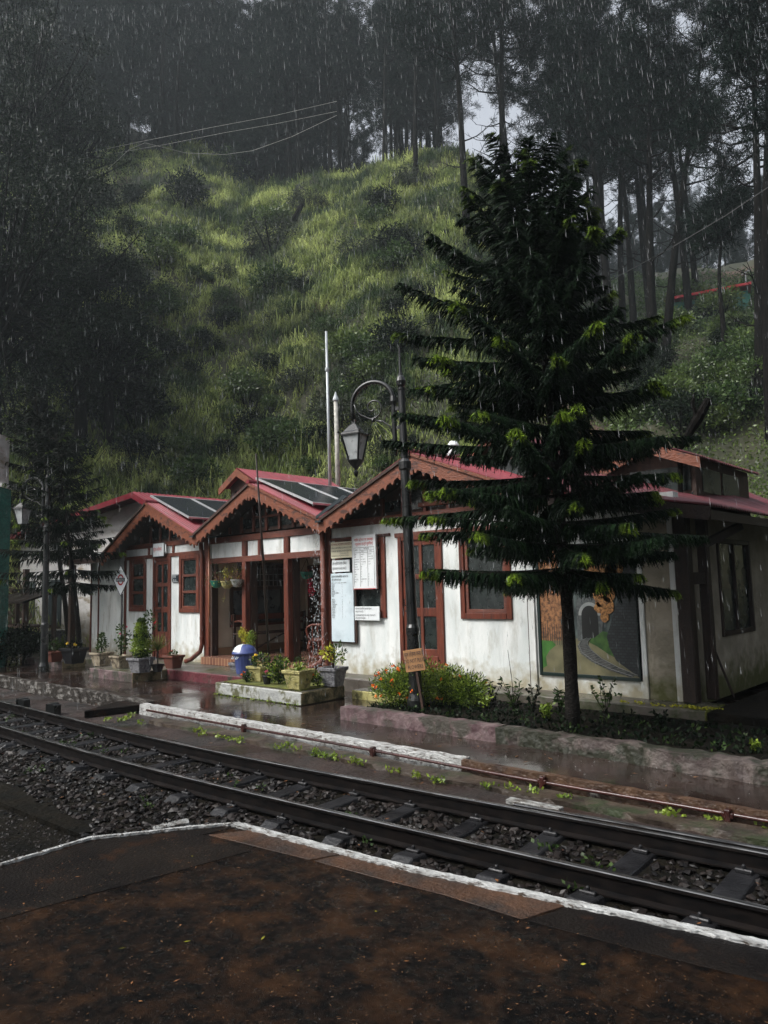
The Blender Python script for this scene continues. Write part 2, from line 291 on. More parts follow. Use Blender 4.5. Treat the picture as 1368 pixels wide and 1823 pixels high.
def tubes_np(A, B, ra, rb, n=4):            # many straight tapered twigs
    A = np.asarray(A, float); B = np.asarray(B, float); k = len(A); D = unit(B - A); U = unit(np.cross(D, np.array([.31, .47, .83]))); W = np.cross(D, U)
    ra = np.broadcast_to(ra, k).reshape(-1, 1); rb = np.broadcast_to(rb, k).reshape(-1, 1); ring = []
    for C, r in ((A, ra), (B, rb)):
        for j in range(n):
            a = 2 * PI * j / n; ring.append(C + (U * math.cos(a) + W * math.sin(a)) * r)
    V = np.stack(ring, 1).reshape(-1, 3); b = (np.arange(k) * 2 * n).reshape(-1, 1)
    Q = np.stack([np.concatenate([b + j, b + (j + 1) % n, b + n + (j + 1) % n, b + n + j], 1) for j in range(n)], 1).reshape(-1, 4); return V, None, Q
# ------------------------------------------------------------------ terrain
def sstep(a, b, x): t = np.clip((x - a) / (b - a), 0, 1); return t * t * (3 - 2 * t)
def terrain(x, y):
    x = np.asarray(x, float); y = np.asarray(y, float); dx = x - CAM.x; dy = y - CAM.y; r = np.hypot(dx, dy) + 1e-6
    az = np.degrees(np.arctan2(dx * RT.x + dy * RT.y, dx * VW.x + dy * VW.y))
    r0 = np.interp(az, [-60, -30, -10, 0, 10, 20, 40], [30, 26, 24, 20.5, 17, 14.5, 13]); q = r - r0
    zl = np.interp(q, [0, 4, 38, 66, 110, 200], [0, 4.0, 39, 58, 84, 92]); zr = np.interp(q, [0, 11, 30, 75, 95, 130, 200], [0, 8.0, 16.5, 36, 43, 52, 60])
    zm = np.interp(q, [0, 4, 33, 44, 74, 200], [0, 4.0, 33.5, 36, 28, 22]); u = sstep(-15, -7, az); zl = zl * (1 - u) + zm * u
    w = sstep(5, 18, az); z = zl * (1 - w) + zr * w
    b = (vn(x / 4.2, y / 4.2, 1) - .5) * 1.7 + (vn(x / 1.6, y / 1.6, 2) - .5) * 1.0 + (vn(x / 11, y / 11, 3) - .5) * 3.
    z = z + b * sstep(2, 9, q); back = sstep(75, 110, np.abs(az)); return z * (1 - back) + .05
def hit(px, py, rmin=12., rmax=170.):       # where the sight line through a pixel meets the hill
    d = ray(px, py).normalized(); t = rmin
    while t < rmax:
        p = CAM + d * t
        if float(terrain(p.x, p.y)) > p.z: return p
        t += .15
    return CAM + d * rmax
def on_hill(x, y, sink=0.): return Vector((x, y, float(terrain(x, y)) - sink))
azs = np.radians(np.concatenate([np.linspace(-75, -45, 12), np.linspace(-44, 44, 230), np.linspace(45, 75, 12)])); rs = np.concatenate([np.linspace(10, 70, 150), np.linspace(72, 220, 60)])
AZ, RR = np.meshgrid(azs, rs); GX = CAM.x + RR * (VW.x * np.cos(AZ) + RT.x * np.sin(AZ)); GY = CAM.y + RR * (VW.y * np.cos(AZ) + RT.y * np.sin(AZ))
GZ = terrain(GX, GY) - .25 * (1 - sstep(0, 3, terrain(GX, GY))); na, nr_ = len(azs), len(rs); idx = np.arange(na * nr_).reshape(nr_, na)
keep = (GZ[:-1, :-1] > -.5)
Q = np.stack([idx[:-1, :-1], idx[:-1, 1:], idx[1:, 1:], idx[1:, :-1]], -1)[keep]
tag(np_obj('hill', np.stack([GX, GY, GZ], -1).reshape(-1, 3), None, Q, hill_m, smooth=True), kind='structure')
# ================================================================== ground, platforms, track
def struct(mb, name, mat, **k): return tag(mb.build(name, mat, **k), kind='structure')
gr = MB(); gr.add([(-700, -700, -.19), (700, -700, -.19), (700, 700, -.19), (-700, 700, -.19)], [(0, 1, 2, 3)]); struct(gr, 'ground', bedsoil)
pv = MB(); pv.slab([(-40, -2.85), (-9, -2.83), (-2.9, -2.98), (-2.6, -3.06), (3.1, -3.06), (3.1, -3.15), (14, -3.15), (14, 9), (-40, 9)], -.30, 0); struct(pv, 'platform_paving', wet)
def strip(xs, y0, y1, z0, z1, jit=.008, seed=1):      # uneven kerb-like strip built as one continuous bar
    rr = random.Random(seed); m = MB(); n = len(xs); vs = []
    for x in xs:
        a, b = y0(x), y1(x); vs += [(x, a + rr.uniform(-jit, jit), z0), (x, b, z0), (x, b, z1 + rr.uniform(-jit, jit) * .6), (x, a + rr.uniform(-jit, jit), z1 + rr.uniform(-jit, jit) * .6)]
    fs = [(i * 4 + k, i * 4 + (k + 1) % 4, i * 4 + 4 + (k + 1) % 4, i * 4 + 4 + k) for i in range(n - 1) for k in range(4)] + [(0, 1, 2, 3), tuple((n - 1) * 4 + k for k in (3, 2, 1, 0))]
    return m.add(vs, fs)
fr = lambda a, b, s: [a + (b - a) * i / max(1, round((b - a) / s)) for i in range(max(1, round((b - a) / s)) + 1)]
struct(strip(fr(-2.7, 3.1, .07), lambda x: -3.185, lambda x: -3.061, -.2, .018), 'platform_kerb', edge_white)
struct(strip(fr(3.103, 14, .09), lambda x: -3.205, lambda x: -3.151, -.2, .018), 'platform_kerb', kerbbrown)
struct(strip(fr(-14, -2.72, .09), lambda x: -2.93 - .10 * max(0, (x + 9) / 6.3), lambda x: -2.835 - .10 * max(0, (x + 9) / 6.3), -.2, .03, .012), 'platform_kerb', kerbold)
struct(strip(fr(-1.9, 12, .16), lambda x: -3.47 - .06 * vn(np.array([x * 2]), np.array([0.]))[0], lambda x: -3.24, -.2, -.085, .02, 3), 'stone_ledge', mk('ledge_stone', (.025, .018, .013), (.075, .055, .04), 5, .4, .7, bump=1, bscale=20, c3=(.02, .03, .008), s3=3, t3=.56))
dz = strip(fr(-12, 12, .2), lambda x: -3.96 - .03 * math.sin(x * 3), lambda x: -3.205, -.2, -.125, .012, 5); struct(dz, 'track_side_path', dirt)
yf = lambda x: float(np.interp(x, [-30, -9, -5, 0, 1.4, 3, 4.7, 5.9, 8, 14], [-3.6, -4.12, -4.25, -4.34, -4.29, -4.19, -4.05, -3.94, -3.78, -3.2]))
def ysm(x): return sum(yf(x + d) for d in (-1.5, -1, -.5, 0, .5, 1, 1.5)) / 7
bd = strip(fr(-14, 14, .5), lambda x: ysm(x) - 1.9 if x < 2.6 else -5.6, lambda x: ysm(x) + .28, -.2, -.15, .0, 5); struct(bd, 'ballast_bed', bedsoil)
trk = root('railway_track', 'narrow gauge railway track on dark ballast between the two platforms', 'railway track', (0, -4.7, -.15))
TL = (0, -4.7, -.15); GA = .80
def rail(off, x0=-13., x1=13., nm='rail', h=1.):
    m = MB(); prof = [(-.042, -.122), (.042, -.122), (.042, -.112), (.007, -.100), (.007, -.030), (.023, -.021), (.023, -.004), (.016, 0), (-.016, 0), (-.023, -.004), (-.023, -.021), (-.007, -.030), (-.007, -.100), (-.042, -.112)]
    xs = fr(x0, x1, .3); k = len(prof); vs = [(x, ysm(x) + off + a, b * h) for x in xs for a, b in prof]
    for i in range(len(xs) - 1):
        for j in range(k):
            m.mi = 1 if j in (6, 7, 8) else 0; m.add([], []); m.f.append((i * k + j, i * k + (j + 1) % k, (i + 1) * k + (j + 1) % k, (i + 1) * k + j)[::-1]); m.m.append(m.mi)
    m.v = vs; return m.build(nm, [railm, railshine], trk, loc=TL)
rail(0); rail(-GA); rail(.085, 4.2, 13, 'check_rail', 1.)
def sleeper_mb():
    m = MB(); L = .68; sec = lambda w, z: [(-w, z - .06), (-w * .7, z), (w * .7, z), (w, z - .06)]
    ys = [-L - .02, -L + .03, -L + .10, -.45, -.1, .1, .45, L - .10, L - .03, L + .02]; dzs = [-.10, -.03, .012, .0, -.01, -.01, 0, .012, -.03, -.10]; vs = []
    for y, d in zip(ys, dzs): vs += [(a, y, b + d) for a, b in sec(.105, 0)]
    fs = [(i * 4 + k, i * 4 + k + 1, i * 4 + 5 + k, i * 4 + 4 + k) for i in range(len(ys) - 1) for k in range(3)] + [(3, 2, 1, 0), (36, 37, 38, 39)]
    m.add(vs, fs)
    for s in (-1, 1):
        for q in (-1, 1): m.box(-.05, .05, s * .4 + q * .07 - .02, s * .4 + q * .07 + .02, -.005, .022); m.lathe([(.014, .0), (.014, .035)], (0, s * .4 + q * .07, .01), 6)
    return m
sl0 = sleeper_mb().build('sleeper', sleeper_m, trk, bevel=.006)
first = True
for i, x in enumerate(fr(-9.2, 8.8, .60)):
    o = sl0 if first else sl0.copy()
    if not first: sc.collection.objects.link(o); o.parent = trk
    first = False
    t = (ysm(x + .3) - ysm(x - .3)) / .6
    o.location = (x - TL[0], ysm(x) - GA / 2 - TL[1], -.118 - TL[2] + rnd.uniform(-.006, .004)); o.rotation_euler = (0, 0, math.atan(t) + rnd.uniform(-.05, .05))
# ballast stones
N = 15000; bx = R.uniform(-8, 8.5, N); yfa = np.interp(bx, fr(-8, 8.5, .25), [ysm(x) for x in fr(-8, 8.5, .25)])
lowy = np.where(bx < 3.0, yfa - 1.55 - .5 * vn(bx * 1.3, bx * 0, 5) - .8 * sstep(1.5, 3.0, bx) * (bx < 2.5), -5.50); by = lowy + (yfa + .17 - lowy) * R.uniform(0, 1, N) ** .95
slx = np.abs((bx + 9.2) / .6 - np.round((bx + 9.2) / .6)) * .6; okk = ((slx > .10) | (np.abs(by - yfa + .4) > .66) | (R.random(N) < .12)) & (np.abs(by - yfa) > .05) & (np.abs(by - yfa + GA) > .05); bx = bx[okk]; by = by[okk]; n = len(bx)
ph = (1 + 5 ** .5) / 2; ico = unit(np.array([(-1, ph, 0), (1, ph, 0), (-1, -ph, 0), (1, -ph, 0), (0, -1, ph), (0, 1, ph), (0, -1, -ph), (0, 1, -ph), (ph, 0, -1), (ph, 0, 1), (-ph, 0, -1), (-ph, 0, 1)], float))
icf = np.array([(0, 11, 5), (0, 5, 1), (0, 1, 7), (0, 7, 10), (0, 10, 11), (1, 5, 9), (5, 11, 4), (11, 10, 2), (10, 7, 6), (7, 1, 8), (3, 9, 4), (3, 4, 2), (3, 2, 6), (3, 6, 8), (3, 8, 9), (4, 9, 5), (2, 4, 11), (6, 2, 10), (8, 6, 7), (9, 8, 1)])
def stones(x, y, z, size):
    n = len(x); V = ico[None] * R.uniform(.45, 1.3, (n, 12, 1)) * size[:, None, None] * R.uniform(.6, 1.3, (n, 1, 3)) * [1, 1, .65]; a = R.uniform(0, 6.3, n); c, s = np.cos(a)[:, None], np.sin(a)[:, None]
    V = np.stack([V[..., 0] * c - V[..., 1] * s, V[..., 0] * s + V[..., 1] * c, V[..., 2]], -1) + np.stack([x, y, z], -1)[:, None]
    return V.reshape(-1, 3), (icf[None] + (np.arange(n) * 12)[:, None, None]).reshape(-1, 3), None
V, T, _ = stones(bx, by, -.155 + R.uniform(0, .02, n), R.uniform(.013, .038, n) * (1 + .5 * (R.random(n) > .93)))
tag(np_obj('ballast', V, T, None, stone_m), kind='stuff')
n = 9000; bx = R.uniform(-5, 2.9, n); by = np.interp(bx, [-5, 2.9], [-5.6, -5.7]) - R.random(n) ** 1.4 * 2.2; V, T, _ = stones(bx, by, np.full(n, -.19), R.uniform(.006, .018, n)); tag(np_obj('fine_gravel', V, T, None, stone_m), kind='stuff')
# near platform (under the photographer)
np_poly = [(p.x, p.y) for p in (gp(*q, .03) for q in [(425, 1463), (684, 1530), (1026, 1603), (1368, 1674)])]
left_edge = [(p.x, p.y) for p in (gp(*q, .03) for q in [(335, 1470), (160, 1490), (0, 1538)])]
base = [(2.46, -16)] + [(left_edge[2][0] - .02, left_edge[2][1])] + [left_edge[1], left_edge[0]] + np_poly + [(14, -4.6), (14, -16)]
m = MB(); m.slab(base, -.25, .03); struct(m, 'near_platform', asphalt)
def lift(poly, z0, z1, name, mat):
    z1 = .032 + (z1 - .045) * .4; m = MB(); m.slab([(gp(x, y, z1).x, gp(x, y, z1).y) for x, y in poly][::-1], z0, z1); return struct(m, name, mat, bevel=.002)
lift([(452, 1477), (560, 1503), (612, 1519), (552, 1530), (450, 1505), (372, 1486)], .0, .052, 'paving_slab', slabrust)
lift([(618, 1520), (700, 1541), (900, 1586), (1010, 1611), (930, 1636), (789, 1592), (684, 1566), (560, 1532)], .0, .05, 'paving_slab', slabrust)
lift([(1020, 1612), (1368, 1690), (1500, 1725), (1500, 1790), (1368, 1748), (1150, 1695), (940, 1638)], .0, .048, 'paving_slab', slabdark)
lift([(-40, 1562), (160, 1499), (340, 1477), (418, 1473), (360, 1486), (448, 1514), (275, 1562), (100, 1608), (-40, 1648)], .0, .05, 'paving_slab', slabdark)
def edge_strip(pts, w, z0, z1, name, mat, seed):
    rr = random.Random(seed); P = [Vector((gp(x, y, z1).x, gp(x, y, z1).y, 0)) for x, y in pts]; pl = []
    for a, b in zip(P[:-1], P[1:]):
        k = max(1, int((b - a).length / .03)); pl += [a.lerp(b, i / k) for i in range(k)]
    pl.append(P[-1]); A = []; B = []
    for i, p in enumerate(pl):
        d = (pl[min(i + 1, len(pl) - 1)] - pl[max(i - 1, 0)]).normalized(); q = Vector((d.y, -d.x, 0))
        A.append(p - q * rr.uniform(-.004, .007)); B.append(p + q * (w + rr.uniform(-.012, .006)))
    m = MB(); n = len(pl); vs = [v for i in range(n) for v in ((A[i].x, A[i].y, z0), (B[i].x, B[i].y, z0), (B[i].x, B[i].y, z1), (A[i].x, A[i].y, z1))]
    m.add(vs, [(i * 4 + k, i * 4 + (k + 1) % 4, i * 4 + 4 + (k + 1) % 4, i * 4 + 4 + k) for i in range(n - 1) for k in range(4)] + [(0, 1, 2, 3), tuple((n - 1) * 4 + k for k in (3, 2, 1, 0))])
    struct(m, name, mat)
edge_strip([(425, 1463), (684, 1530), (1026, 1603), (1368, 1674), (1500, 1701)], .062, -.1, .046, 'platform_edge_line', edge_white, 2)
edge_strip([(0, 1536), (70, 1516), (160, 1489), (250, 1480), (335, 1470), (423, 1463)], .03, -.1, .045, 'platform_edge_line', edge_white, 4)
m = MB(); m.slab([(gp(*q, .0).x, gp(*q, .0).y) for q in [(272, 1476), (335, 1461), (338, 1469), (275, 1481)]][::-1], -.1, .02)
tag(m.build('wooden_plank', kerbpaint, loc=tuple(gp(305, 1472, 0)), bevel=.004), 'short white plank lying at the corner of the near platform', 'plank')
m = MB(); a = gp(905, 1425, -.1); b = gp(1000, 1443, -.1); m.bar(a, b, .085, .04); tag(m.build('wooden_batten', kerbpaint, loc=tuple((a + b) / 2), bevel=.006), 'flaking white batten lying on the dirt beside the far rail', 'plank')
m = MB(); P = [gp(x, y, -.02) for x, y in [(150, 1266), (262, 1253), (246, 1245), (205, 1249)]]; m.slab([(p.x, p.y) for p in P], -.12, -.02); tag(m.build('stone_slab', slabdark, loc=tuple(gp(205, 1255, -.12)), bevel=.01), 'flat dark stone slab bridging the gap at the platform kerb', 'slab')
for (x, y, lb) in ((41, 1262, 'small black block beside the rail, left one of the pair'), (95, 1272, 'small black block beside the rail, right one of the pair')):
    p = gp(x, y, -.12); m = MB(); m.box(-.13, .13, -.05, .05, 0, .15); m.box(-.05, .05, -.07, .07, .15, .165); o = m.build('trackside_block', iron, bevel=.008); o.location = p; o.rotation_euler.z = .1; tag(o, lb, 'block', 'black blocks beside the rail')
# red pipe along the kerb
pr = root('red_pipe', 'long rusty red pipe running along the front of the platform kerb', 'pipe', (0, -3.235, -.03))
pts = [(x, -3.235 - .004 * math.sin(x * 2), -.035 + .006 * math.sin(x * 1.3)) for x in fr(-2.4, 12, .3)]
MB().tube(pts, .015, 8).build('pipe_run', redpipe, pr, loc=(0, -3.235, -.03), smooth=True)
for px in (435, 665, 965, 1290):
    p = gp(px, 1330, 0); t = (-3.235 - CAM.y) / ray(px, 1350).y; x = CAM.x + ray(px, 1350).x * t
    m = MB(); m.box(x - .022, x + .022, -3.265, -3.208, -.12, .005); m.box(x - .04, x + .04, -3.26, -3.212, -.055, -.015); m.build('pipe_clamp', redpipe, pr, loc=(0, -3.235, -.03), bevel=.006)
# aprons and steps before the station
def slabbox(x0, x1, y0, y1, z1, name, top, front=None, side=None, z0=-.05):
    m = MB(); m.slab([(x0, y0), (x1, y0), (x1, y1), (x0, y1)], z0, z1); m.m = [0, 0, 1, 2, 0, 0]
    return struct(m, name, [top, front or top, side or top], bevel=.012)
slabbox(-11.2, -9.25, -1.42, -.35, .15, 'apron_step', step_m, pinkwall, planterside)
slabbox(-7.05, -5.35, -1.86, -.9, .17, 'apron_step', step_m, pinkwall, planterside)
slabbox(-5.38, -2.8, -1.15, -.25, .17, 'station_apron', step_m, maroonwall, maroonwall)
slabbox(-12.2, -5.39, -.9, .1, .165, 'station_apron', step_m)
slabbox(-2.79, 4.35, -.52, .1, .20, 'station_apron', step_m, step_m, mossm)
slabbox(-.55, .62, -1.0, -.525, .12, 'apron_step', step_m, pot_yellow, planterside)
slabbox(.62, 14, -2.12, -.525, .10, 'garden_bed', bedsoil)
slabbox(4.36, 14, -.52, 6, .19, 'side_yard', bedsoil)
struct(strip(fr(.60, 2.9, .06), lambda x: -2.32 - .02 * vn(np.array([x * 3]), np.array([0.]), 3)[0], lambda x: -2.13, -.05, .155, .012, 8), 'bed_kerb', bedwall_m if False else pinkwall)
struct(strip(fr(2.903, 12, .08), lambda x: -2.33 - .04 * vn(np.array([x * 3]), np.array([0.]), 3)[0] - max(0, (x - 4)) * .05, lambda x: -2.13 - max(0, (x - 4)) * .05, -.05, .15, .02, 9), 'bed_kerb', bedwall_m)
pl = root('planter_block', 'low white and yellow painted concrete planter block standing on the wet platform', 'planter', (-1.7, -1.3, 0)); PLc = (-1.7, -1.3, 0)
m = MB(); m.slab([(-2.72, -1.88), (-.60, -1.92), (-.66, -1.02), (-2.72, -1.02)], 0, .185); m.m = [0, 0, 1, 2, 0, 0]; m.build('block', [step_m, planterw, planterside], pl, loc=PLc, bevel=.015)
m = MB(); m.slab([(-2.6, -1.80), (-.72, -1.83), (-.76, -1.1), (-2.6, -1.1)], .186, .20); m.build('moss_bed', mossm, pl, loc=PLc, bevel=.008)
# ================================================================== station building
SB = root('station_building', 'single storey white hill station with brown timber framing and three scalloped red gables', 'building', (-3, 0, .2)); B0 = (-3, 0, .2)
def bp(mb, name, mat, par=None, **k): return mb.build(name, mat, par or SB, loc=B0 if par is None or par is SB else 0, **k)
def sub(mb, name, mat, par, **k):           # child of a part; vertices in building frame, part meshes share that frame
    return mb.build(name, mat, par, loc=B0, **k)
def wall_mesh(a0, a1, z0, z1, holes, t=.16, plane='y', pos=0.):
    xs = sorted({a0, a1, *[h[0] for h in holes], *[h[1] for h in holes]}); zs = sorted({z0, z1, *[h[2] for h in holes], *[h[3] for h in holes]}); m = MB()
    def solid(i, j):
        if i < 0 or j < 0 or i >= len(xs) - 1 or j >= len(zs) - 1: return False
        cx = (xs[i] + xs[i + 1]) / 2; cz = (zs[j] + zs[j + 1]) / 2
        return not any(h[0] < cx < h[1] and h[2] < cz < h[3] for h in holes)
    def P(a, d, z): return (a, pos + d, z) if plane == 'y' else (pos - d, a, z)
    for i in range(len(xs) - 1):
        for j in range(len(zs) - 1):
            if not solid(i, j): continue
            a, b, c, d = xs[i], xs[i + 1], zs[j], zs[j + 1]
            m.add([P(a, 0, c), P(b, 0, c), P(b, 0, d), P(a, 0, d)], [(0, 1, 2, 3)]); m.add([P(a, t, c), P(b, t, c), P(b, t, d), P(a, t, d)], [(3, 2, 1, 0)])
            if not solid(i - 1, j): m.add([P(a, 0, c), P(a, t, c), P(a, t, d), P(a, 0, d)], [(3, 2, 1, 0)])
            if not solid(i + 1, j): m.add([P(b, 0, c), P(b, t, c), P(b, t, d), P(b, 0, d)], [(0, 1, 2, 3)])
            if not solid(i, j - 1): m.add([P(a, 0, c), P(b, 0, c), P(b, t, c), P(a, t, c)], [(3, 2, 1, 0)])
            if not solid(i, j + 1): m.add([P(a, 0, d), P(b, 0, d), P(b, t, d), P(a, t, d)], [(0, 1, 2, 3)])
    return m
W1 = (-8.93, -8.17, 1.20, 2.40); W2 = (-6.78, -6.02, 1.18, 2.40); D1 = (-7.86, -7.12, .165, 2.40)
W3 = (-1.88, -.72, 1.12, 2.42); D2 = (-.44, .44, .2, 2.40); W4 = (.76, 1.64, 1.12, 2.38)
bp(wall_mesh(-10.9, -5.62, .10, 2.66, [W1, W2, D1]), 'front_wall', plaster)
bp(wall_mesh(-2.02, 3.95, .10, 2.66, [W3, D2, W4]), 'front_wall', plaster)
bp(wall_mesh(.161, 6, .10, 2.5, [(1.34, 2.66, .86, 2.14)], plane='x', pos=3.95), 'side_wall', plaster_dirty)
# patch of darker end bay beyond the painted picture
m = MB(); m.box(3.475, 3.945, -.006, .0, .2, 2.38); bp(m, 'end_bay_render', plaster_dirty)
for x0, x1 in ((1.90, 2.00), (3.43, 3.52), (3.86, 3.95)): m = MB(); m.box(x0, x1, -.03, -.007, .2, 2.42); bp(m, 'pilaster', plaster, bevel=.004)
m = MB(); m.box(1.885, 1.898, -.02, 0, .2, 2.42); bp(m, 'drain_strip', darkwood)
# porch shell
m = MB(); m.box(-5.76, -5.62, .161, 2.7, .1, 2.66); bp(m, 'porch_side_wall', plaster_in)
m = MB(); m.box(-5.62, -1.9, 2.56, 2.7, .1, 2.66); bp(m, 'porch_back_wall', plaster_in)
m = MB(); m.box(-2.02, -1.9, .161, 2.56, .1, 2.66); bp(m, 'porch_side_wall', plaster_in)
m = MB(); m.box(-5.75, -1.9, .0, 2.7, 2.661, 2.70); bp(m, 'porch_ceiling', soffit)
m = MB(); m.slab([(-5.62, -.24), (-2.02, -.24), (-2.02, 2.56), (-5.62, 2.56)], .17, .315); m.m = [0, 0, 1, 1, 1, 1]; bp(m, 'porch_floor', [tiles, tiles_v], bevel=.004)
m = MB(); m.box(-5.619, -5.60, .17, 2.55, .315, .46); m.box(-5.599, -2.021, 2.54, 2.559, .315, .46); bp(m, 'porch_skirting', tiles_v)
# rear closing walls keep the inside dark
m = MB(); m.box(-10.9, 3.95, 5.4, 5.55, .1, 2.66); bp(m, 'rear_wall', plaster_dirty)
m = MB(); m.box(-10.9, -10.74, .161, 5.4, .1, 2.5); bp(m, 'end_wall', plaster)
# white bands over the porch
for x0, x1 in ((-5.57, -4.52), (-4.36, -4.02), (-3.93, -3.26), (-3.08, -2.12)):
    m = MB(); m.box(x0, x1, .0, .05, 2.285, 2.575); bp(m, 'plaster_panel', plaster)
# timber frame
def hb(x0, x1, z0, z1, y0=-.03, y1=.06, mat=timber_h, name='beam'):
    m = MB(); m.box(x0, x1, y0, y1, z0, z1); return bp(m, name, mat, bevel=.006)
ochre2 = None
hb(-9.15, -5.80, 2.395, 2.475, -.028, -.001); hb(-9.15, -5.80, 2.635, 2.74); hb(-5.62, -2.06, 2.578, 2.70, -.035, .1); hb(-5.62, -2.06, 2.17, 2.283, -.04, .1); hb(-1.99, 2.35, 2.635, 2.755); hb(-.50, 1.70, 2.385, 2.455, -.032, -.001)
hb(-1.99, -.6, 2.425, 2.47, -.03, -.001)
def vb(x, w, z0, z1, y0=-.045, y1=.09, mat=timber, name='post'):
    m = MB(); m.box(x - w / 2, x + w / 2, y0, y1, z0, z1); return bp(m, name, mat, bevel=.008)
vb(-5.71, .17, .17, 2.76, -.05, -.001); vb(-2.045, .13, .2, 2.76, -.06, .16); vb(-5.585, .07, .316, 2.168, -.02, .14, darkwood)
for x in (-4.44, -3.17): vb(x, .12, .316, 2.169, -.05, .07); vb(x, .14, .316, 2.169, .075, .24, darkwood); vb(x, .13, 2.285, 2.576, -.045, .02)
for x in (-3.975,): vb(x, .07, 2.285, 2.576, -.04, .02)
for x in (-9.13, -8.05): vb(x, .08, 2.477, 2.633, -.028, -.001)
vb(-7.02, .08, 2.477, 2.633, -.028, -.001); vb(-9.12, .09, .17, 2.394, -.03, -.001); vb(-10.46, .06, .17, 2.40, -.02, -.001, name='cover_strip'); vb(-10.86, .07, .17, 2.40, -.02, -.001, name='cover_strip')
# windows and doors
def window(x0, x1, z0, z1, panes, name='window', fr_=.085, y=0., extra=None, side=None):
    m = MB(); f = fr_; yy = y - .028
    m.box(x0, x0 + f, yy, y + .06, z0, z1); m.box(x1 - f, x1, yy, y + .06, z0, z1); m.box(x0 + f, x1 - f, yy - .002, y + .058, z1 - f, z1); m.box(x0 + f, x1 - f, yy - .006, y + .058, z0, z0 + f)
    w = bp(m, name, timber, bevel=.006)
    a0, a1, c0, c1 = x0 + f, x1 - f, z0 + f, z1 - f; s = MB(); k = .055; yq = y - .004
    s.box(a0, a0 + k, yq, y + .045, c0, c1); s.box(a1 - k, a1, yq, y + .045, c0, c1); hh = (c1 - c0)
    for i in range(panes + 1):
        zz = c0 + hh * i / panes; z_a = max(c0, zz - k / 2 - (k / 4 if i in (0,) else 0)); z_b = min(c1, zz + k / 2 + (k / 2 if i == 0 else 0)); s.box(a0 + k, a1 - k, yq - .001, y + .044, z_a, z_b)
    sub(s, 'sash', timber_h, w, bevel=.004)
    for i in range(panes):
        g = MB(); g.box(a0 + k, a1 - k, y + .022, y + .028, c0 + hh * i / panes + k / 2, c0 + hh * (i + 1) / panes - k / 2); sub(g, 'pane', glass, w)
    return w
window(*W1, 3); window(*W2, 3); window(*W3, 2); window(*W4, 2)
def door(x0, x1, z0, z1, rows, f=.075, y=0.):
    m = MB(); m.box(x0, x0 + f, y - .03, y + .08, z0, z1); m.box(x1 - f, x1, y - .03, y + .08, z0, z1); m.box(x0 + f, x1 - f, y - .028, y + .078, z1 - f, z1)
    d = bp(m, 'door', timber, bevel=.006); a0, a1 = x0 + f, x1 - f; k = .085; mid = (a0 + a1) / 2; s = MB(); yq = y + .0
    for xx in (a0, mid - .03, a1 - k): s.box(xx, xx + (k if xx != mid - .03 else .06), yq, yq + .04, z0 + .02, z1 - f)
    prev = z0 + .02; gaps = []
    for (c, e) in rows:
        s.box(a0 + k, mid - .03, yq + .001, yq + .039, prev, c); s.box(mid + .03, a1 - k, yq + .001, yq + .039, prev, c); prev = e; gaps.append((c, e))
    s.box(a0 + k, mid - .03, yq + .001, yq + .039, prev, z1 - f); s.box(mid + .03, a1 - k, yq + .001, yq + .039, prev, z1 - f)
    sub(s, 'leaf', timber, d, bevel=.005)
    b = MB(); b.box(a0 + .06, mid - .06, yq - .012, yq - .0, z0 + .12, rows[0][0] - .1); b.box(mid + .06, a1 - .06, yq - .012, yq - .0, z0 + .12, rows[0][0] - .1); sub(b, 'lower_panel', timber, d, bevel=.008)
    for c, e in gaps:
        for p, q in ((a0 + k, mid - .03), (mid + .03, a1 - k)):
            g = MB(); g.box(p, q, yq + .02, yq + .026, c, e); sub(g, 'pane', glass, d)
    hm = MB(); hm.box(a0 + .05, a0 + .25, yq - .03, yq - .012, 1.22, 1.245); hm.tube([(a0 + .06, yq - .01, 1.32), (a0 + .06, yq - .05, 1.32), (a0 + .06, yq - .05, 1.42), (a0 + .06, yq - .01, 1.42)], .008, 6); sub(hm, 'handle', iron, d)
door(*D1, [(.76, 1.18), (1.30, 1.75), (1.83, 2.24)]); door(*D2, [(.66, 1.15), (1.28, 1.72), (1.80, 2.24)])
# roofs: the three front gables and the low right hand slope
AZp = 3.56; Y0 = -.46
GAB = [(-9.42, 2.50, -7.38, -5.50, 2.74), (-5.50, 2.74, -3.68, -1.74, 2.74), (-1.74, 2.74, .28, 2.40, 2.74)]     # left x,z, apex x, right x,z
def corr_slab(xa, za, xb, zb, y0, y1, mat, name='roof_sheet', t=.03, amp=.012, pitch=.076, par=None, stepy=.019):
    ys = fr(y0, y1, stepy); n = len(ys); d = Vector((xb - xa, 0, zb - za)).normalized(); nn = Vector((-d.z, 0, d.x)); nn = nn if nn.z > 0 else -nn
    V = []; K = 5
    for y in ys:
        w = amp * math.sin(2 * PI * y / pitch)
        for s_ in (w, w - t * .5):
            V += [(xa + nn.x * s_, y, za + nn.z * s_), (xb + nn.x * s_, y, zb + nn.z * s_)]
    q = []
    for i in range(n - 1):
        a = i * 4; b = a + 4; q += [(a, a + 1, b + 1, b), (a + 2, b + 2, b + 3, a + 3), (a, b, b + 2, a + 2), (a + 1, a + 3, b + 3, b + 1)]
    q += [(0, 2, 3, 1), ((n - 1) * 4, (n - 1) * 4 + 1, (n - 1) * 4 + 3, (n - 1) * 4 + 2)]
    m = MB(); m.add(V, q); return m.build(name, mat, par or SB, loc=B0)
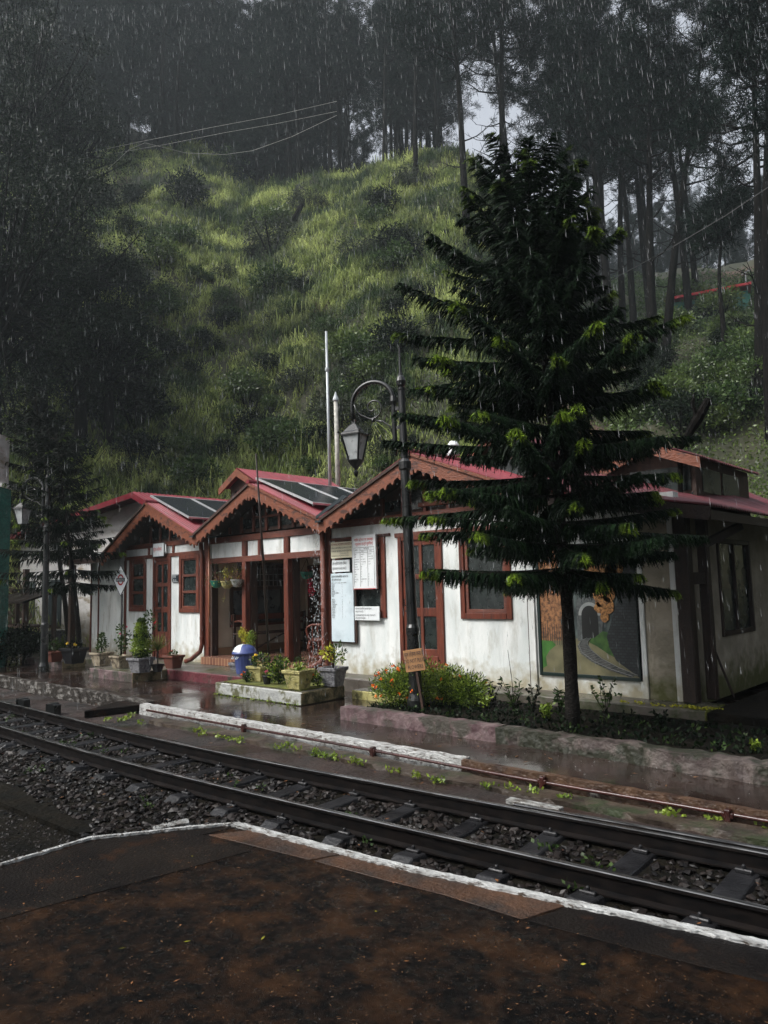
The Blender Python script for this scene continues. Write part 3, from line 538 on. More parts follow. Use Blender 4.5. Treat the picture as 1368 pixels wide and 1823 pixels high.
for gi, (xl, zl, xa, xr, zr) in enumerate(GAB):
    corr_slab(xa - .001, AZp + .04, xl, zl + .04, Y0 - .04, 5.6, redroof); corr_slab(xa + .001, AZp + .04, xr, zr + .04, Y0 - .04, 5.6, redroof)
    m = MB(); m.tube([(xa, Y0 - .05, AZp + .05), (xa, 5.6, AZp + .05)], .045, 8); bp(m, 'ridge_cap', redroof)
    u = MB()                                # boards under the sheets
    u.add([(xl, Y0 + .05, zl - .03), (xa, Y0 + .05, AZp - .03), (xa, 5.5, AZp - .03), (xl, 5.5, zl - .03), (xl, Y0 + .05, zl), (xa, Y0 + .05, AZp), (xa, 5.5, AZp), (xl, 5.5, zl)], [(0, 1, 2, 3), (7, 6, 5, 4), (0, 4, 5, 1), (2, 6, 7, 3)])
    u.add([(xa, Y0 + .05, AZp - .03), (xr, Y0 + .05, zr - .03), (xr, 5.5, zr - .03), (xa, 5.5, AZp - .03), (xa, Y0 + .05, AZp), (xr, Y0 + .05, zr), (xr, 5.5, zr), (xa, 5.5, AZp)], [(0, 1, 2, 3), (7, 6, 5, 4), (0, 4, 5, 1), (2, 6, 7, 3)])
    bp(u, 'soffit_boards', soffit)
    for sgn, (x1, z1) in ((-1, (xl, zl)), (1, (xr, zr))):                 # scalloped fascia boards
        A = Vector((xa, 0, AZp + .01)); Bv = Vector((x1, 0, z1 + .01)); L = (Bv - A).length; d = (Bv - A) / L; k = int(L / .012); V = []
        tooth = .165
        for i in range(k + 1):
            s_ = L * i / k; p = A + d * s_; ph_ = (s_ / tooth) % 1.; lo_ = .17 + .085 * (1 - abs(2 * ph_ - 1)) ** .6 + .018 * math.cos(4 * PI * ph_)
            lo_ = min(lo_, .17 + .085 + .01)
            if s_ < .03: lo_ = .30
            V += [(p.x, Y0 - .02, p.z), (p.x, Y0 - .02, p.z - lo_ - .0), (p.x, Y0 + .012, p.z - lo_), (p.x, Y0 + .012, p.z)]
        fm = MB(); fm.add(V, [(i * 4 + j, i * 4 + 4 + j, i * 4 + 4 + (j + 1) % 4, i * 4 + (j + 1) % 4) for i in range(k) for j in range(4)] + [(0, 1, 2, 3), (k * 4 + 3, k * 4 + 2, k * 4 + 1, k * 4)])
        f = bp(fm, 'fascia_board', fascia_m)
        tm = MB(); tm.bar(A + Vector((0, Y0 - .035, .0)), Bv + Vector((0, Y0 - .035, .0)), .03, .045, up=(0, 0, 1)); sub(tm, 'edge_strip', darkwood if sgn < 0 else fascia_m, f)
    # gable infill of dark boards, glazed lights, studs
    zb = 2.742; gm = MB(); fz = lambda x: (zl + (AZp - zl) * (x - xl) / (xa - xl)) if x < xa else (zr + (AZp - zr) * (xr - x) / (xr - xa))
    xsL = xl + (zb - zl) / (AZp - zl) * (xa - xl) + .04 if zl < zb else xl + .06
    gm.prism([(xsL, zb), (xr - .08, zb), (xa, AZp - .08)], .06, .10); gp_ = bp(gm, 'gable_boarding', darkwood)
    for x in fr(xsL + .45, xr - .5, .42):
        h = fz(x) - .08
        if h > zb + .12: s2 = MB(); s2.box(x - .03, x + .03, .015, .058, zb, h); sub(s2, 'stud', timber, gp_)
    for x in fr(xsL + .45, xr - .5, .42)[:-1]:
        h = min(fz(x + .05), fz(x + .37)) - .16
        if h > zb + .22: g = MB(); g.box(x + .045, x + .375, .042, .05, zb + .07, min(h, zb + .42)); sub(g, 'gable_pane', glass, gp_)
hb(-4.15, -3.35, 2.99, 3.03, -.02, .05, timber_h, 'gable_rail'); hb(.0, .75, 2.83, 2.9, -.02, .05, timber_h, 'gable_rail')
# low roof at the right end, shallow slope to the side eave, with its soffit and gutter
ys_ = fr(-.72, 5.4, .02); xs_ = fr(2.1, 4.62, .42); m = MB(); zf = lambda x, y, k: 2.40 + (4.62 - x) * (.19 + .105 * min(y + .72, 3.2)) + .012 * math.sin(2 * PI * y / .08) - k * .018
m.add([(x, y, zf(x, y, k)) for y in ys_ for x in xs_ for k in (0, 1)], []); nx = len(xs_)
for j in range(len(ys_) - 1):
    for i in range(nx - 1): a = (j * nx + i) * 2; b = a + 2 * nx; m.f += [(a, a + 2, b + 2, b), (a + 1, b + 1, b + 3, a + 3)]; m.m += [0, 0]
    a = (j * nx + nx - 1) * 2; b = a + 2 * nx; m.f.append((a, a + 1, b + 1, b)); m.m.append(0)
for i in range(nx - 1): a = i * 2; m.f.append((a, a + 1, a + 3, a + 2)); m.m.append(0)
bp(m, 'roof_sheet', redroof_old)
m = MB(); m.add([(2.0, -.66, 2.77), (4.56, -.66, 2.31), (4.56, 5.5, 2.31), (2.0, 5.5, 2.77), (2.0, -.66, 2.80), (4.56, -.66, 2.34), (4.56, 5.5, 2.34), (2.0, 5.5, 2.80)], [(0, 1, 2, 3), (7, 6, 5, 4), (0, 4, 5, 1), (2, 6, 7, 3), (1, 5, 6, 2), (0, 3, 7, 4)]); bp(m, 'soffit_boards', soffit)
m = MB(); m.bar((2.42, -.70, 2.70), (4.60, -.70, 2.30), .035, .15); m.bar((4.585, -.68, 2.29), (4.585, 5.5, 2.29), .03, .10); bp(m, 'barge_board', blackwood)
for x, y, w in ((4.03, -.02, .16), (4.13, .36, .115)):
    m = MB(); m.box(x - w / 2, x + w / 2, y - w / 2, y + w / 2, .2, 2.36); bp(m, 'corner_post', blackwood, bevel=.012)
m = MB(); m.bar((4.13, .36, 2.02), (4.4, .9, 2.25), .09); bp(m, 'post_bracket', blackwood); m = MB(); m.bar((4.06, .06, 1.62), (4.12, .3, 1.62), .08, .14); bp(m, 'post_bracket', blackwood); m = MB(); m.bar((4.1, .42, .95), (4.28, .62, .2), .02); bp(m, 'post_bracket', blackwood)
# side window (dark) seen past the corner posts
m = MB(); f = .06
for (a, b, c, d) in ((1.34, 1.34 + f, .86, 2.14), (2.66 - f, 2.66, .86, 2.14), (1.34 + f, 2.66 - f, .86, .86 + f), (1.34 + f, 2.66 - f, 2.14 - f, 2.14)): m.box(3.90, 3.975, a, b, c, d)
w = bp(m, 'window', blackwood, bevel=.005); g = MB(); g.box(3.925, 3.93, 1.4, 2.6, .92, 2.08); sub(g, 'pane', glass, w); g = MB(); g.box(3.93, 3.965, 1.98, 2.02, .92, 2.08); sub(g, 'sash', blackwood, w)
# leftmost lean-to canopy
m = MB(); m.add([(-11.1, -.5, 2.36), (-9.3, -.5, 2.36), (-9.3, .3, 2.52), (-11.1, .3, 2.52), (-11.1, -.5, 2.47), (-9.3, -.5, 2.47), (-9.3, .3, 2.63), (-11.1, .3, 2.63)], [(0, 3, 2, 1), (4, 5, 6, 7), (0, 1, 5, 4), (1, 2, 6, 5), (2, 3, 7, 6), (3, 0, 4, 7)]); bp(m, 'lean_to_canopy', darkwood)
# roof lanterns
def lantern(xr_, y0, y1, zr_, hw, ze, zb, rm, name='roof_lantern'):
    m = MB(); m.box(xr_ - hw + .14, xr_ + hw - .14, y0 + .18, y1 - .1, zb, ze + .02); m.prism([(xr_ - hw + .14, ze + .021), (xr_ + hw - .14, ze + .021), (xr_, zr_ - .06)], y0 + .18, y1 - .1)
    l_ = bp(m, name, darkwood)
    for s_ in (-1, 1):
        xs_ = [xr_, xr_ + s_ * hw]; corr = corr_slab(xr_ + s_ * .001, zr_ + .02, xr_ + s_ * hw, ze, y0, y1, rm, 'lantern_roof', par=l_)
        f_ = MB(); f_.add([(xr_, y0 - .03, zr_), (xr_ + s_ * hw, y0 - .03, ze - .02), (xr_ + s_ * hw, y0 - .03, ze - .16), (xr_, y0 - .03, zr_ - .15), (xr_, y0, zr_), (xr_ + s_ * hw, y0, ze - .02), (xr_ + s_ * hw, y0, ze - .16), (xr_, y0, zr_ - .15)], [(0, 1, 2, 3), (7, 6, 5, 4), (0, 4, 5, 1), (1, 5, 6, 2), (2, 6, 7, 3)])
        f_.build('lantern_fascia', fascia_m, l_, loc=B0)
    for yy in fr(y0 + .4, y1 - .5, .8)[:-1]:
        g = MB(); g.box(xr_ + hw - .135, xr_ + hw - .125, yy, yy + .68, ze - .42, ze - .1); g.build('lantern_pane', glass, l_, loc=B0)
    g = MB(); g.box(xr_ - .3, xr_ + hw - .2, y0 + .165, y0 + .175, ze - .4, ze - .08); g.build('lantern_pane', glass, l_, loc=B0)
lantern(-5.04, .25, 2.75, 4.10, .62, 3.78, 2.9, redroof); lantern(.62, 1.3, 3.6, 4.12, .72, 3.72, 2.9, redroof_old); lantern(3.28, .85, 3.3, 3.46, .72, 3.18, 2.5, redroof_old)
# rain pipes
def pipe(pts, r, mat, name='rain_pipe'): bp(MB().tube(pts, r, 10), name, mat, smooth=True)
pipe([(-5.83, -.10, 2.62), (-5.80, -.09, 2.3), (-5.80, -.09, .55), (-5.82, -.12, .40), (-6.0, -.22, .24), (-6.12, -.28, .20)], .045, timber)
pipe([(-5.53, -.10, 2.62), (-5.52, -.1, .5)], .022, copper)
pipe([(-2.07, -.13, 2.66), (-2.07, -.13, .50), (-2.1, -.2, .36), (-2.24, -.36, .27)], .048, timber)
m = MB(); m.lathe([(.03, 0), (.05, .02), (.05, .08), (.03, .1)], (-2.07, -.13, 1.2), 10); m.lathe([(.03, 0), (.05, .02), (.05, .08), (.03, .1)], (-5.80, -.09, .62), 10); bp(m, 'pipe_collar', timber)
# gutters in the valleys
m = MB(); m.bar((-1.74, Y0 - .08, 2.72), (-1.74, 5.5, 2.76), .14, .03); bp(m, 'valley_gutter', signdark); m = MB(); m.bar((-5.50, Y0 - .08, 2.72), (-5.50, 5.5, 2.76), .14, .03); bp(m, 'valley_gutter', signdark)
m = MB(); m.add([(-1.80, Y0 - .062, 2.82), (-1.80, Y0 - .045, 2.82), (-1.15, Y0 - .045, 3.10), (-1.15, Y0 - .062, 3.10), (-1.80, Y0 - .062, 2.77), (-1.80, Y0 - .045, 2.77), (-1.05, Y0 - .045, 3.07), (-1.05, Y0 - .062, 3.07)], [(0, 3, 2, 1), (4, 5, 6, 7), (0, 4, 7, 3), (1, 2, 6, 5), (0, 1, 5, 4), (2, 3, 7, 6)]); bp(m, 'flashing', signdark)
# porch: framed boards on the side wall, back door
m = MB()
for a, b, c, d in ((.46, 1.86, .86, .95), (.46, 1.86, 1.62, 1.70), (.46, .53, .95, 1.62), (1.79, 1.86, .95, 1.62), (.7, 1.9, 2.15, 2.2), (.66, .71, 1.7, 2.2), (1.88, 1.93, 1.7, 2.2)): m.box(-5.615, -5.575, a, b, c, d)
w = bp(m, 'notice_case', darkwood); g = MB(); g.box(-5.61, -5.595, .531, 1.789, .951, 1.619); sub(g, 'notice_sheet', mk('faded_notice', (.05, .065, .07), (.14, .17, .18), 4, .15, c3=(.015, .02, .025), s3=5, t3=.56, w3=.02), w)
g = MB(); g.box(-5.612, -5.6, .715, 1.88, 1.705, 2.145); sub(g, 'pigeonholes', soffit, w)
g = MB()
for z in (1.82, 1.95, 2.07): g.box(-5.59, -5.575, .72, 1.875, z, z + .01)
for i in range(9): g.box(-5.59, -5.575, .75 + .12 * i, .76 + .12 * i, 1.71, 2.14)
sub(g, 'shelf_edges', steel, w)
m = MB(); m.box(-5.5, -4.7, 2.52, 2.558, .316, 2.15); d_ = bp(m, 'porch_door', timber); g = MB()
for (a, b) in ((-5.42, -5.14), (-5.06, -4.78)):
    for c, d in ((.42, .95), (1.05, 1.55), (1.63, 2.06)): g.box(a, b, 2.505, 2.519, c, d)
sub(g, 'door_panel', darkwood, d_, bevel=.01)
m = MB(); m.box(-4.5, -2.3, 2.53, 2.559, .9, 2.1); bp(m, 'porch_hatch', darkwood)
m = MB(); m.box(-2.06, -2.025, .18, .62, 1.05, 2.1); bp(m, 'blue_shutter', mk('pale_blue_paint', (.08, .22, .34), (.12, .30, .42), 6, .5))
# ================================================================== things on the roof
def solar_panel(c0, du, dv, label):          # corner, along-slope vector, along-y vector
    c0 = Vector(c0); du = Vector(du); dv = Vector(dv); nn = du.cross(dv).normalized(); nn = nn if nn.z > 0 else -nn
    r = root('solar_panel', label, 'solar panel', c0, group='solar panels on the red roofs')
    def q(a0, a1, b0, b1, h0, h1, name, mat):
        m = MB(); P = lambda a, b, h: du * a + dv * b + nn * h
        m.add([P(a0, b0, h0), P(a1, b0, h0), P(a1, b1, h0), P(a0, b1, h0), P(a0, b0, h1), P(a1, b0, h1), P(a1, b1, h1), P(a0, b1, h1)], [(0, 3, 2, 1), (4, 5, 6, 7), (0, 1, 5, 4), (1, 2, 6, 5), (2, 3, 7, 6), (3, 0, 4, 7)]); return m
    q(.02, .98, .03, .97, .005, .030, 0, 0).build('cells', solar, r)
    m = MB()
    for a in ((0, 1, 0, .03), (0, 1, .97, 1), (0, .02, .03, .97), (.98, 1, .03, .97)): mm = q(*a, 0, .038, 0, 0); m.add(mm.v, mm.f)
    m.build('frame', frame_m, r)
    m = MB()
    for b in (.2, .8):
        for a in (.12, .88): P = du * a + dv * b; m.bar(P - nn * .12, P, .03)
    m.build('mounting_bracket', steel, r)
def onp(px, py, y): r_ = ray(px, py); t = (y - CAM.y) / r_.y; p = CAM + r_ * t; return p.x, p.z
for (p0, p1, nn_, lbs) in (((455, 853), (557, 898), 3, ['front solar panel on the middle gable roof, nearest its fascia', 'second solar panel back on the middle gable roof', 'rear solar panel on the middle gable roof beside the white mast']), ((267, 884), (336, 923), 2, ['front solar panel on the left gable roof', 'rear solar panel on the left gable roof'])):
    A_ = onp(*p0, -.22); B_ = onp(*p1, -.22)
    for i in range(nn_): solar_panel((A_[0], -.22 + 1.08 * i, A_[1]), (B_[0] - A_[0], 0, B_[1] - A_[1]), (0, 1.05, 0), lbs[i])
def mast(name, label, px, py0, py1, dist, r0, r1, mat, cat='mast', extra=None, py_b=None):
    a = at(px, py0, dist); a2 = at(px + (extra or 0), py1, dist); m = root(name, label, cat, a); L = a2 - a
    MB().tube([(0, 0, 0), tuple(L * .45), tuple(L)], [r0, (r0 + r1) / 2, r1], 10).build('pole', mat, m, smooth=True); return m, a, a2
t_, a, b = mast('roof_mast', 'tall thin white metal mast rising behind the right gable', 589, 905, 590, 16.2, .04, .028, steel, extra=-8)
MB().lathe([(.045, -.04), (.05, .0), (.045, .04)], tuple((b - a) * .78), 10).build('joint', steel, t_)
t_, a, b = mast('pipe_post', 'short mottled grey post with a pointed cap and loose cable beside the white mast', 603, 895, 712, 17.5, .06, .05, oldpole, 'post', extra=-5)
L = b - a; MB().lathe([(.075, -.02), (.075, .02), (.03, .14), (.012, .2)], tuple(L), 10).build('cap', steel, t_)
MB().tube([tuple(L * .97), tuple(L * .93 + RT * .1), tuple(L * .75 + RT * .08), tuple(L * .6 + RT * .03), tuple(L * .2 + RT * .05)], .008, 5).build('cable', iron, t_)
m = MB(); m.lathe([(.10, 0), (.11, .05), (.10, .18), (.06, .24)], (0, 0, 0), 10); o = m.build('roof_vent', whitepaint); o.location = at(808, 811, 12.2); tag(o, 'small white cap on the ridge behind the right gable', 'vent')
lv = root('broken_branch', 'thick broken dark branch standing on the roof of the right end', 'branch', at(1212, 892, 9.6)); d0 = at(1212, 892, 9.6)
P = [at(x, y, 9.6) - d0 for x, y in [(1212, 892), (1211, 800), (1225, 775), (1243, 745), (1262, 712)]]; MB().tube(P, [.035, .035, .05, .07, .055], 8).build('stem', bark, lv)
MB().tube([at(x, y, 9.6) - d0 for x, y in [(1240, 748), (1238, 735), (1233, 720), (1236, 700)]], [.04, .03, .03, .012], 6).build('side_stub', bark, lv)
MB().tube([at(x, y, 9.6) - d0 for x, y in [(1213, 880), (1230, 884), (1240, 865), (1236, 850), (1228, 852)]], .012, 6).build('loop_cable', iron, lv)
# ================================================================== signs
def sign_root(name, label, cat, x, z, y, w, h, rz=0.): return root(name, label, cat, (x, y, z), rz)
def board(r, w, h, t, mat, edge=None, name='board'):
    m = MB(); m.box(0, w, 0, t, 0, h); o = m.build(name, mat, r, bevel=.003)
    if edge:
        e = .014; f = MB(); f.box(-e, 0, -.006, t, -e, h + e); f.box(w, w + e, -.006, t, -e, h + e); f.box(0, w, -.005, t, -e, 0); f.box(0, w, -.005, t, h, h + e); f.build('frame', edge, r)
    return o
def lines(r, rows, mat, name='lettering'):
    m = MB()
    for body, size, x, z, sq in rows: text_mb(m, body, size, x, z, -.0035, sq)
    o = m.build(name, mat, r); return o
# cream retiring room board
r = root('retiring_room_board', 'cream board with dark red RETIRING ROOM CHARGES lettering, partly behind the timetable board', 'sign', (-1.95, -.055, 2.12)); board(r, .64, .275, .02, cream_sign)
lines(r, [('RETIRING ROOM CHARGES-8HRS', .053, .015, .215, .72)], darkredink)
lines(r, [('ESPALLA RETIRING ROOM Rs 121 PER', .040, .015, .158, .74), ('COMFORT RETIRING ROOM 12000 PER DAY', .040, .015, .108, .70), ('1. FOR 24 HOURS ONLY', .026, .22, .066, .8), ('RESERVATION 2. BOOKING AT STATION', .026, .02, .03, .9)], ink)
r = root('ticket_notice', 'small white notice with two lines of black Hindi lettering under the cream board', 'sign', (-1.93, -.055, 1.885)); board(r, .43, .20, .018, whitepaint)
lines(r, [('हम प्लेटफार्म टिकट', .062, .02, .125, .74), ('प्लेटफार्म पर जाना मना है', .058, .02, .04, .60)], ink)
r = root('fare_list_board', 'tall pale blue board with a narrow column of black station names at the porch corner', 'sign', (-1.94, -.075, .72)); board(r, .54, 1.14, .03, blue_sign)
m = MB(); m.box(.541, .575, .02, .05, -.01, 1.13); m.box(0, .56, .02, .05, -.025, -.001); m.build('backing', darkwood, r)
rows = [('बड़ोग से निम्नलिखित स्टेशनों के', .048, .02, 1.07, .72), ('लिए किराये की सूची', .046, .02, 1.015, .72), ('स्टेशन  दूरी  मेल  एक्स  प्रथम  द्वितीय', .026, .02, .972, .95)]
for i, s_ in enumerate(['कालका', 'धर्मपुर', 'सोलन', 'शोघी', 'तारादेवी', 'समर हिल शिमला', 'कंडाघाट', 'कनोह', '', 'चंडीगढ़', 'अम्बाला', 'पानीपत', 'दिल्ली सराय', 'पठानकोट', 'लुधियाना', 'जालंधर', 'अमृतसर', 'हरिद्वार', 'आगरा', 'बीकानेर', 'जयपुर']):
    if s_: rows.append((s_, .031, .02, .938 - .0275 * i, .9)); rows.append((str(rnd.randint(10, 95)), .02, .27, .94 - .0275 * i, .8))
lines(r, rows, ink)
r = root('facility_board', 'large white board with red Hindi heading over a ruled black table, topmost right', 'sign', (-1.37, -.10, 1.60)); board(r, .52, .86, .035, whitepaint, frame_m)
lines(r, [('बड़ोग स्टेशन पर उपलब्ध', .060, .045, .775, .78), ('न्यूनतम यात्री सुविधाएं', .060, .06, .705, .80)], redink)
rows = [('सुविधा', .03, .05, .618, .9), ('यात्री सुविधा', .03, .25, .636, .9), ('न्यूनतम', .022, .20, .598, .9), ('उपलब्ध', .022, .38, .598, .9)]
for i, (a, b, c) in enumerate([('बुकिंग', 'एक काउंटर', 'एक काउंटर'), ('पानी', 'दो नल', 'दो नल एक कूलर'), ('प्रतीक्षालय', 'एक 15 वर्ग मी', '2 प्रथम द्वितीय'), ('बैठने की जगह', '1 बेंच प्लेटफार्म', '12 बेंच'), ('शौचालय', '1 पु 1 म', '1 पु 1 म'), ('पैदल पुल', 'नहीं', '-'), ('समय सारणी', 'हाँ', '1'), ('घड़ी', 'एक', '-'), ('प्रकाश', 'हाँ', 'हाँ'), ('पंखे', 'हाँ', '6'), ('जन सूचना', 'सार्वजनिक घोषणा', 'हाँ'), ('टीवी', 'नहीं', '1')]):
    z = .545 - .0405 * i; rows += [(a, .026, .04, z, .85), (b, .026, .185, z, .72), (c, .026, .355, z, .72)]
lines(r, rows, ink)
g = MB()
for a in ((.03, .49, .665, .669), (.17, .49, .620, .623), (.03, .49, .583, .587), (.17, .173, .03, .665), (.34, .343, .03, .62), (.03, .033, .03, .665), (.487, .49, .03, .665)): g.box(a[0], a[1], -.004, -.001, a[2], a[3])
g.build('table_rules', ink, r); g = MB(); g.box(0, .52, -.007, -.001, -.012, -.004); g.build('red_rule', redink, r)
r = root('complaint_notice', 'white notice with small black COMPLAINT BOOK lettering below the dark pane', 'sign', (-1.38, -.075, 1.08)); board(r, .56, .225, .02, whitepaint)
lines(r, [('शिकायत की किताब सहायक स्टेशन', .036, .02, .178, .80), ('मास्टर के पास है ।', .036, .02, .130, .80), ('COMPLAINT BOOK WITH THE DUTY', .036, .02, .072, .76), ('STATION MASTER', .036, .02, .025, .80)], ink)
r = root('office_sign', 'square white sign with red Hindi lettering above the narrow left door', 'sign', (-7.74, -.09, 2.42)); board(r, .46, .29, .02, whitepaint, signdark)
lines(r, [('स्टेशन अधीक्षक', .11, .02, .12, .50)], redink); m = MB(); m.box(.50, .54, -.0, .02, .08, .25); m.build('side_tab', whitepaint, r)
r = root('enquiry_plate', 'small dark plate with pale Hindi lettering beside the left door', 'sign', (-7.05, -.03, 1.83)); board(r, .25, .17, .018, signdark)
lines(r, [('पूछ ताछ', .075, .02, .095, .62), ('विश्राम गृह', .045, .04, .03, .75)], whitepaint); g = MB(); g.box(.01, .24, -.004, -.001, .152, .158); g.box(.01, .24, -.004, -.001, .012, .018); g.build('border', whitepaint, r)
# diamond station sign on its post
p = gp(216, 1176, .15); zcc = (at(219, 1033, (p - CAM).dot(VW)).z - .15); s_ = root('station_diamond_sign', 'white diamond signboard with a red ring and dark name bar on a thin post', 'sign', p); s_.rotation_euler.z = .35
MB().tube([(0, 0, 0), (0, 0, zcc - .3)], .022, 8).build('post', iron, s_, smooth=True)
m = MB(); zc = zcc; m.prism([(0, zc - .34), (.20, zc), (0, zc + .32), (-.20, zc)], -.045, -.03); m.build('board', whitepaint, s_)
m = MB(); e = [(0, zc - .345), (.205, zc), (0, zc + .325), (-.205, zc)]
for i in range(4): a, b = e[i], e[(i + 1) % 4]; m.bar((a[0], -.037, a[1]), (b[0], -.037, b[1]), .02, .012)
m.build('rim', iron, s_)
m = MB(); k = 28; vs = []
for i in range(k):
    a = 2 * PI * i / k
    for rx, rz2 in ((.09, .125), (.060, .088)): vs += [(rx * math.cos(a), -.048, zc + .01 + rz2 * math.sin(a))]
m.add(vs, [(i * 2, i * 2 + 1, ((i + 1) % k) * 2 + 1, ((i + 1) % k) * 2) for i in range(k)]); m.build('ring', rope_red, s_)
m = MB(); m.box(-.12, .12, -.055, -.049, zc - .03, zc + .05); m.build('name_bar', signdark, s_)
m = MB(); text_mb(m, 'BAROG', .065, 0, zc - .012, -.058, .95, 'CENTER'); m.build('lettering', whitepaint, s_)
m = MB(); text_mb(m, 'NORTH', .045, 0, zc + .17, -.05, .9, 'CENTER'); m.build('lettering', ink, s_)
# cardboard flower sign leaning before the lamp post
p = gp(752, 1228, .12); p = Vector(at(752, 1205, 9.0)); f_ = root('flower_sign', 'brown cardboard sign reading DO NOT PLUCK FLOWERS standing in the marigolds', 'sign', (p.x, p.y, .1)); f_.rotation_euler = (0, math.radians(-9), math.radians(12))
m = MB(); m.box(-.135, .135, -.012, 0, .50, .76); m.build('board', ochre, f_, bevel=.003); m = MB(); m.box(-.015, .015, 0, .02, 0, .7); m.build('stake', darkwood, f_)
m = MB(); text_mb(m, 'फूल तोड़ना मना है', .075, -.125, .68, -.0155, .55); text_mb(m, 'DO NOT PLUCK', .068, -.13, .605, -.0155, .60); text_mb(m, 'FLOWERS', .068, -.095, .53, -.0155, .7)
m.build('lettering', ink, f_)
# ================================================================== the painted picture on the wall
U = lambda u: 2.085 + 1.335 * u
Z = lambda v: .44 + 1.62 * v
mu = root('wall_painting', 'large painted picture of a railway curving to a tunnel, dark framed on the white wall', 'painting', (2.75, -.02, .44)); ML = (2.75, -.02, .44)
def mp_(poly, k, name, mat, thick=.0012): m = MB(); m.prism([(U(u), Z(v)) for u, v in poly], -.012 - k * .0014, -.010 - (k - 1) * .0014); return m.build(name, mat, mu, loc=ML)
m = MB(); m.box(2.04, 2.085, -.03, -.001, .395, 2.105); m.box(3.42, 3.465, -.03, -.007, .395, 2.105); m.box(2.085, 3.42, -.03, -.001, .395, .44); m.box(2.085, 3.42, -.03, -.001, 2.06, 2.105); m.build('frame', mk('frame_green', (.006, .018, .016), None, 4, .4), mu, loc=ML, bevel=.004)
mp_([(0, 0), (1, 0), (1, 1), (0, 1)], 0, 'painted_forest', mk('painted_forest', (.012, .022, .024), (.08, .105, .10), 9, .5, stretch=(1.6, 1, .5), detail=9))
wob = lambda a, b, n, amp, sd: (lambda rr: [(a[0] + (b[0] - a[0]) * i / n + rr.uniform(-amp, amp), a[1] + (b[1] - a[1]) * i / n + rr.uniform(-amp, amp)) for i in range(n + 1)])(random.Random(sd))
autumn = mk('painted_autumn_leaves', (.08, .035, .018), (.36, .17, .07), 26, .5, detail=10)
mp_([(0, .22), (.24, .22)] + wob((.25, .25), (.20, 1), 16, .02, 3) + [(0, 1)], 1, 'painted_autumn_trees', autumn)
m = MB()
for i in range(9): x = .02 + .025 * i; m.prism([(U(x), Z(.22)), (U(x + .008), Z(.22)), (U(x + .006), Z(.36 + .03 * (i % 3))), (U(x + .002), Z(.36 + .03 * (i % 3)))], -.0162, -.0145)
m.build('painted_trunks', signdark, mu, loc=ML)
mp_([(0, 0), (1, 0), (.8, .2), (.6, .27), (.5, .30), (.3, .26), (0, .25)], 3, 'painted_path', mk('painted_path', (.10, .095, .05), (.18, .165, .09), 5, .5))
mp_([(0, .03), (.05, .05), (.04, .12), (.08, .17), (.16, .22), (.12, .25), (0, .255)], 4, 'painted_grass', mk('painted_green', (.02, .09, .015), (.05, .17, .025), 8, .5))
mp_([(.40, .26), (.64, .26), (.67, .40), (.66, .56), (.62, .60), (.42, .60), (.40, .54)], 4, 'painted_tunnel_wall', mk('painted_grey_stone', (.035, .042, .044), (.085, .095, .095), 30, .5, detail=8))
arc = lambda r_, n=12, a0=0, a1=PI: [(.535 + r_ * math.cos(a0 + (a1 - a0) * i / n), .46 + r_ * .9 * math.sin(a0 + (a1 - a0) * i / n)) for i in range(n + 1)]
mp_(arc(.115) + arc(.085)[::-1], 6, 'painted_arch', mk('painted_stone', (.20, .22, .22), (.30, .31, .30), 9, .5))
mp_([(.62, .27)] + arc(.085) + [(.45, .27)], 5, 'painted_tunnel_mouth', tunnel_black)
mp_([(.52, .28), (.58, .29), (.66, .34), (.72, .33), (.78, .22), (.84, .12), (.72, .16), (.60, .22), (.52, .25)], 6, 'painted_bank', mk('painted_bank', (.015, .055, .01), (.05, .12, .02), 12, .5))
mp_([(.72, .22), (.78, .12), (1, .0), (1, 1), (.93, .95), (.90, .8), (.84, .62), (.77, .45), (.70, .30)], 7, 'painted_rock_wall', stonewall_p)
blob = lambda cx, cy, rx, ry, sd, n=20: (lambda rr: [(cx + rx * math.cos(2 * PI * i / n) * (1 + rr.uniform(-.12, .12)), cy + ry * math.sin(2 * PI * i / n) * (1 + rr.uniform(-.12, .12))) for i in range(n)])(random.Random(sd))
cloudm = mk('painted_orange_leaves', (.07, .028, .008), (.42, .20, .06), 34, .5, detail=8)
for i, (cx, cy, rx, ry) in enumerate([(.62, .86, .09, .10), (.74, .88, .08, .11), (.64, .72, .08, .07), (.75, .74, .06, .07), (.66, .62, .06, .05), (.74, .62, .05, .05), (.66, .52, .055, .04), (.74, .53, .04, .05), (.69, .45, .035, .035), (.85, .93, .05, .05), (.56, .95, .06, .05), (.60, .79, .05, .05), (.69, .80, .06, .06), (.78, .81, .05, .05), (.62, .66, .04, .04), (.70, .67, .05, .04), (.76, .68, .04, .035), (.70, .57, .045, .035), (.65, .57, .04, .035), (.84, .84, .05, .06)]): mp_(blob(cx, cy, rx * 1.25, min(ry * 1.2, 1 - cy), i), 8 + (i % 3), 'painted_foliage', cloudm)
m = MB()
for i in range(14):
    x = .26 + .035 * i + .01 * (i % 3); m.prism([(U(x), Z(.42)), (U(x + .007), Z(.42)), (U(x + .004), Z(.98)), (U(x + .001), Z(.98))], -.0135, -.0121)
m.build('painted_trunks', tunnel_black, mu, loc=ML)
def curve_pts(k): return [(.50, .275), (.43, .26), (.40, .22), (.44, .16), (.55, .10), (.70, .05), (.88, .0)]
tr = [(.50, .285), (.44, .265), (.41, .23), (.44, .17), (.55, .11), (.72, .055), (.93, .01)]; tr2 = [(.54, .285), (.51, .262), (.50, .235), (.54, .19), (.64, .13), (.80, .07), (.98, .02)]
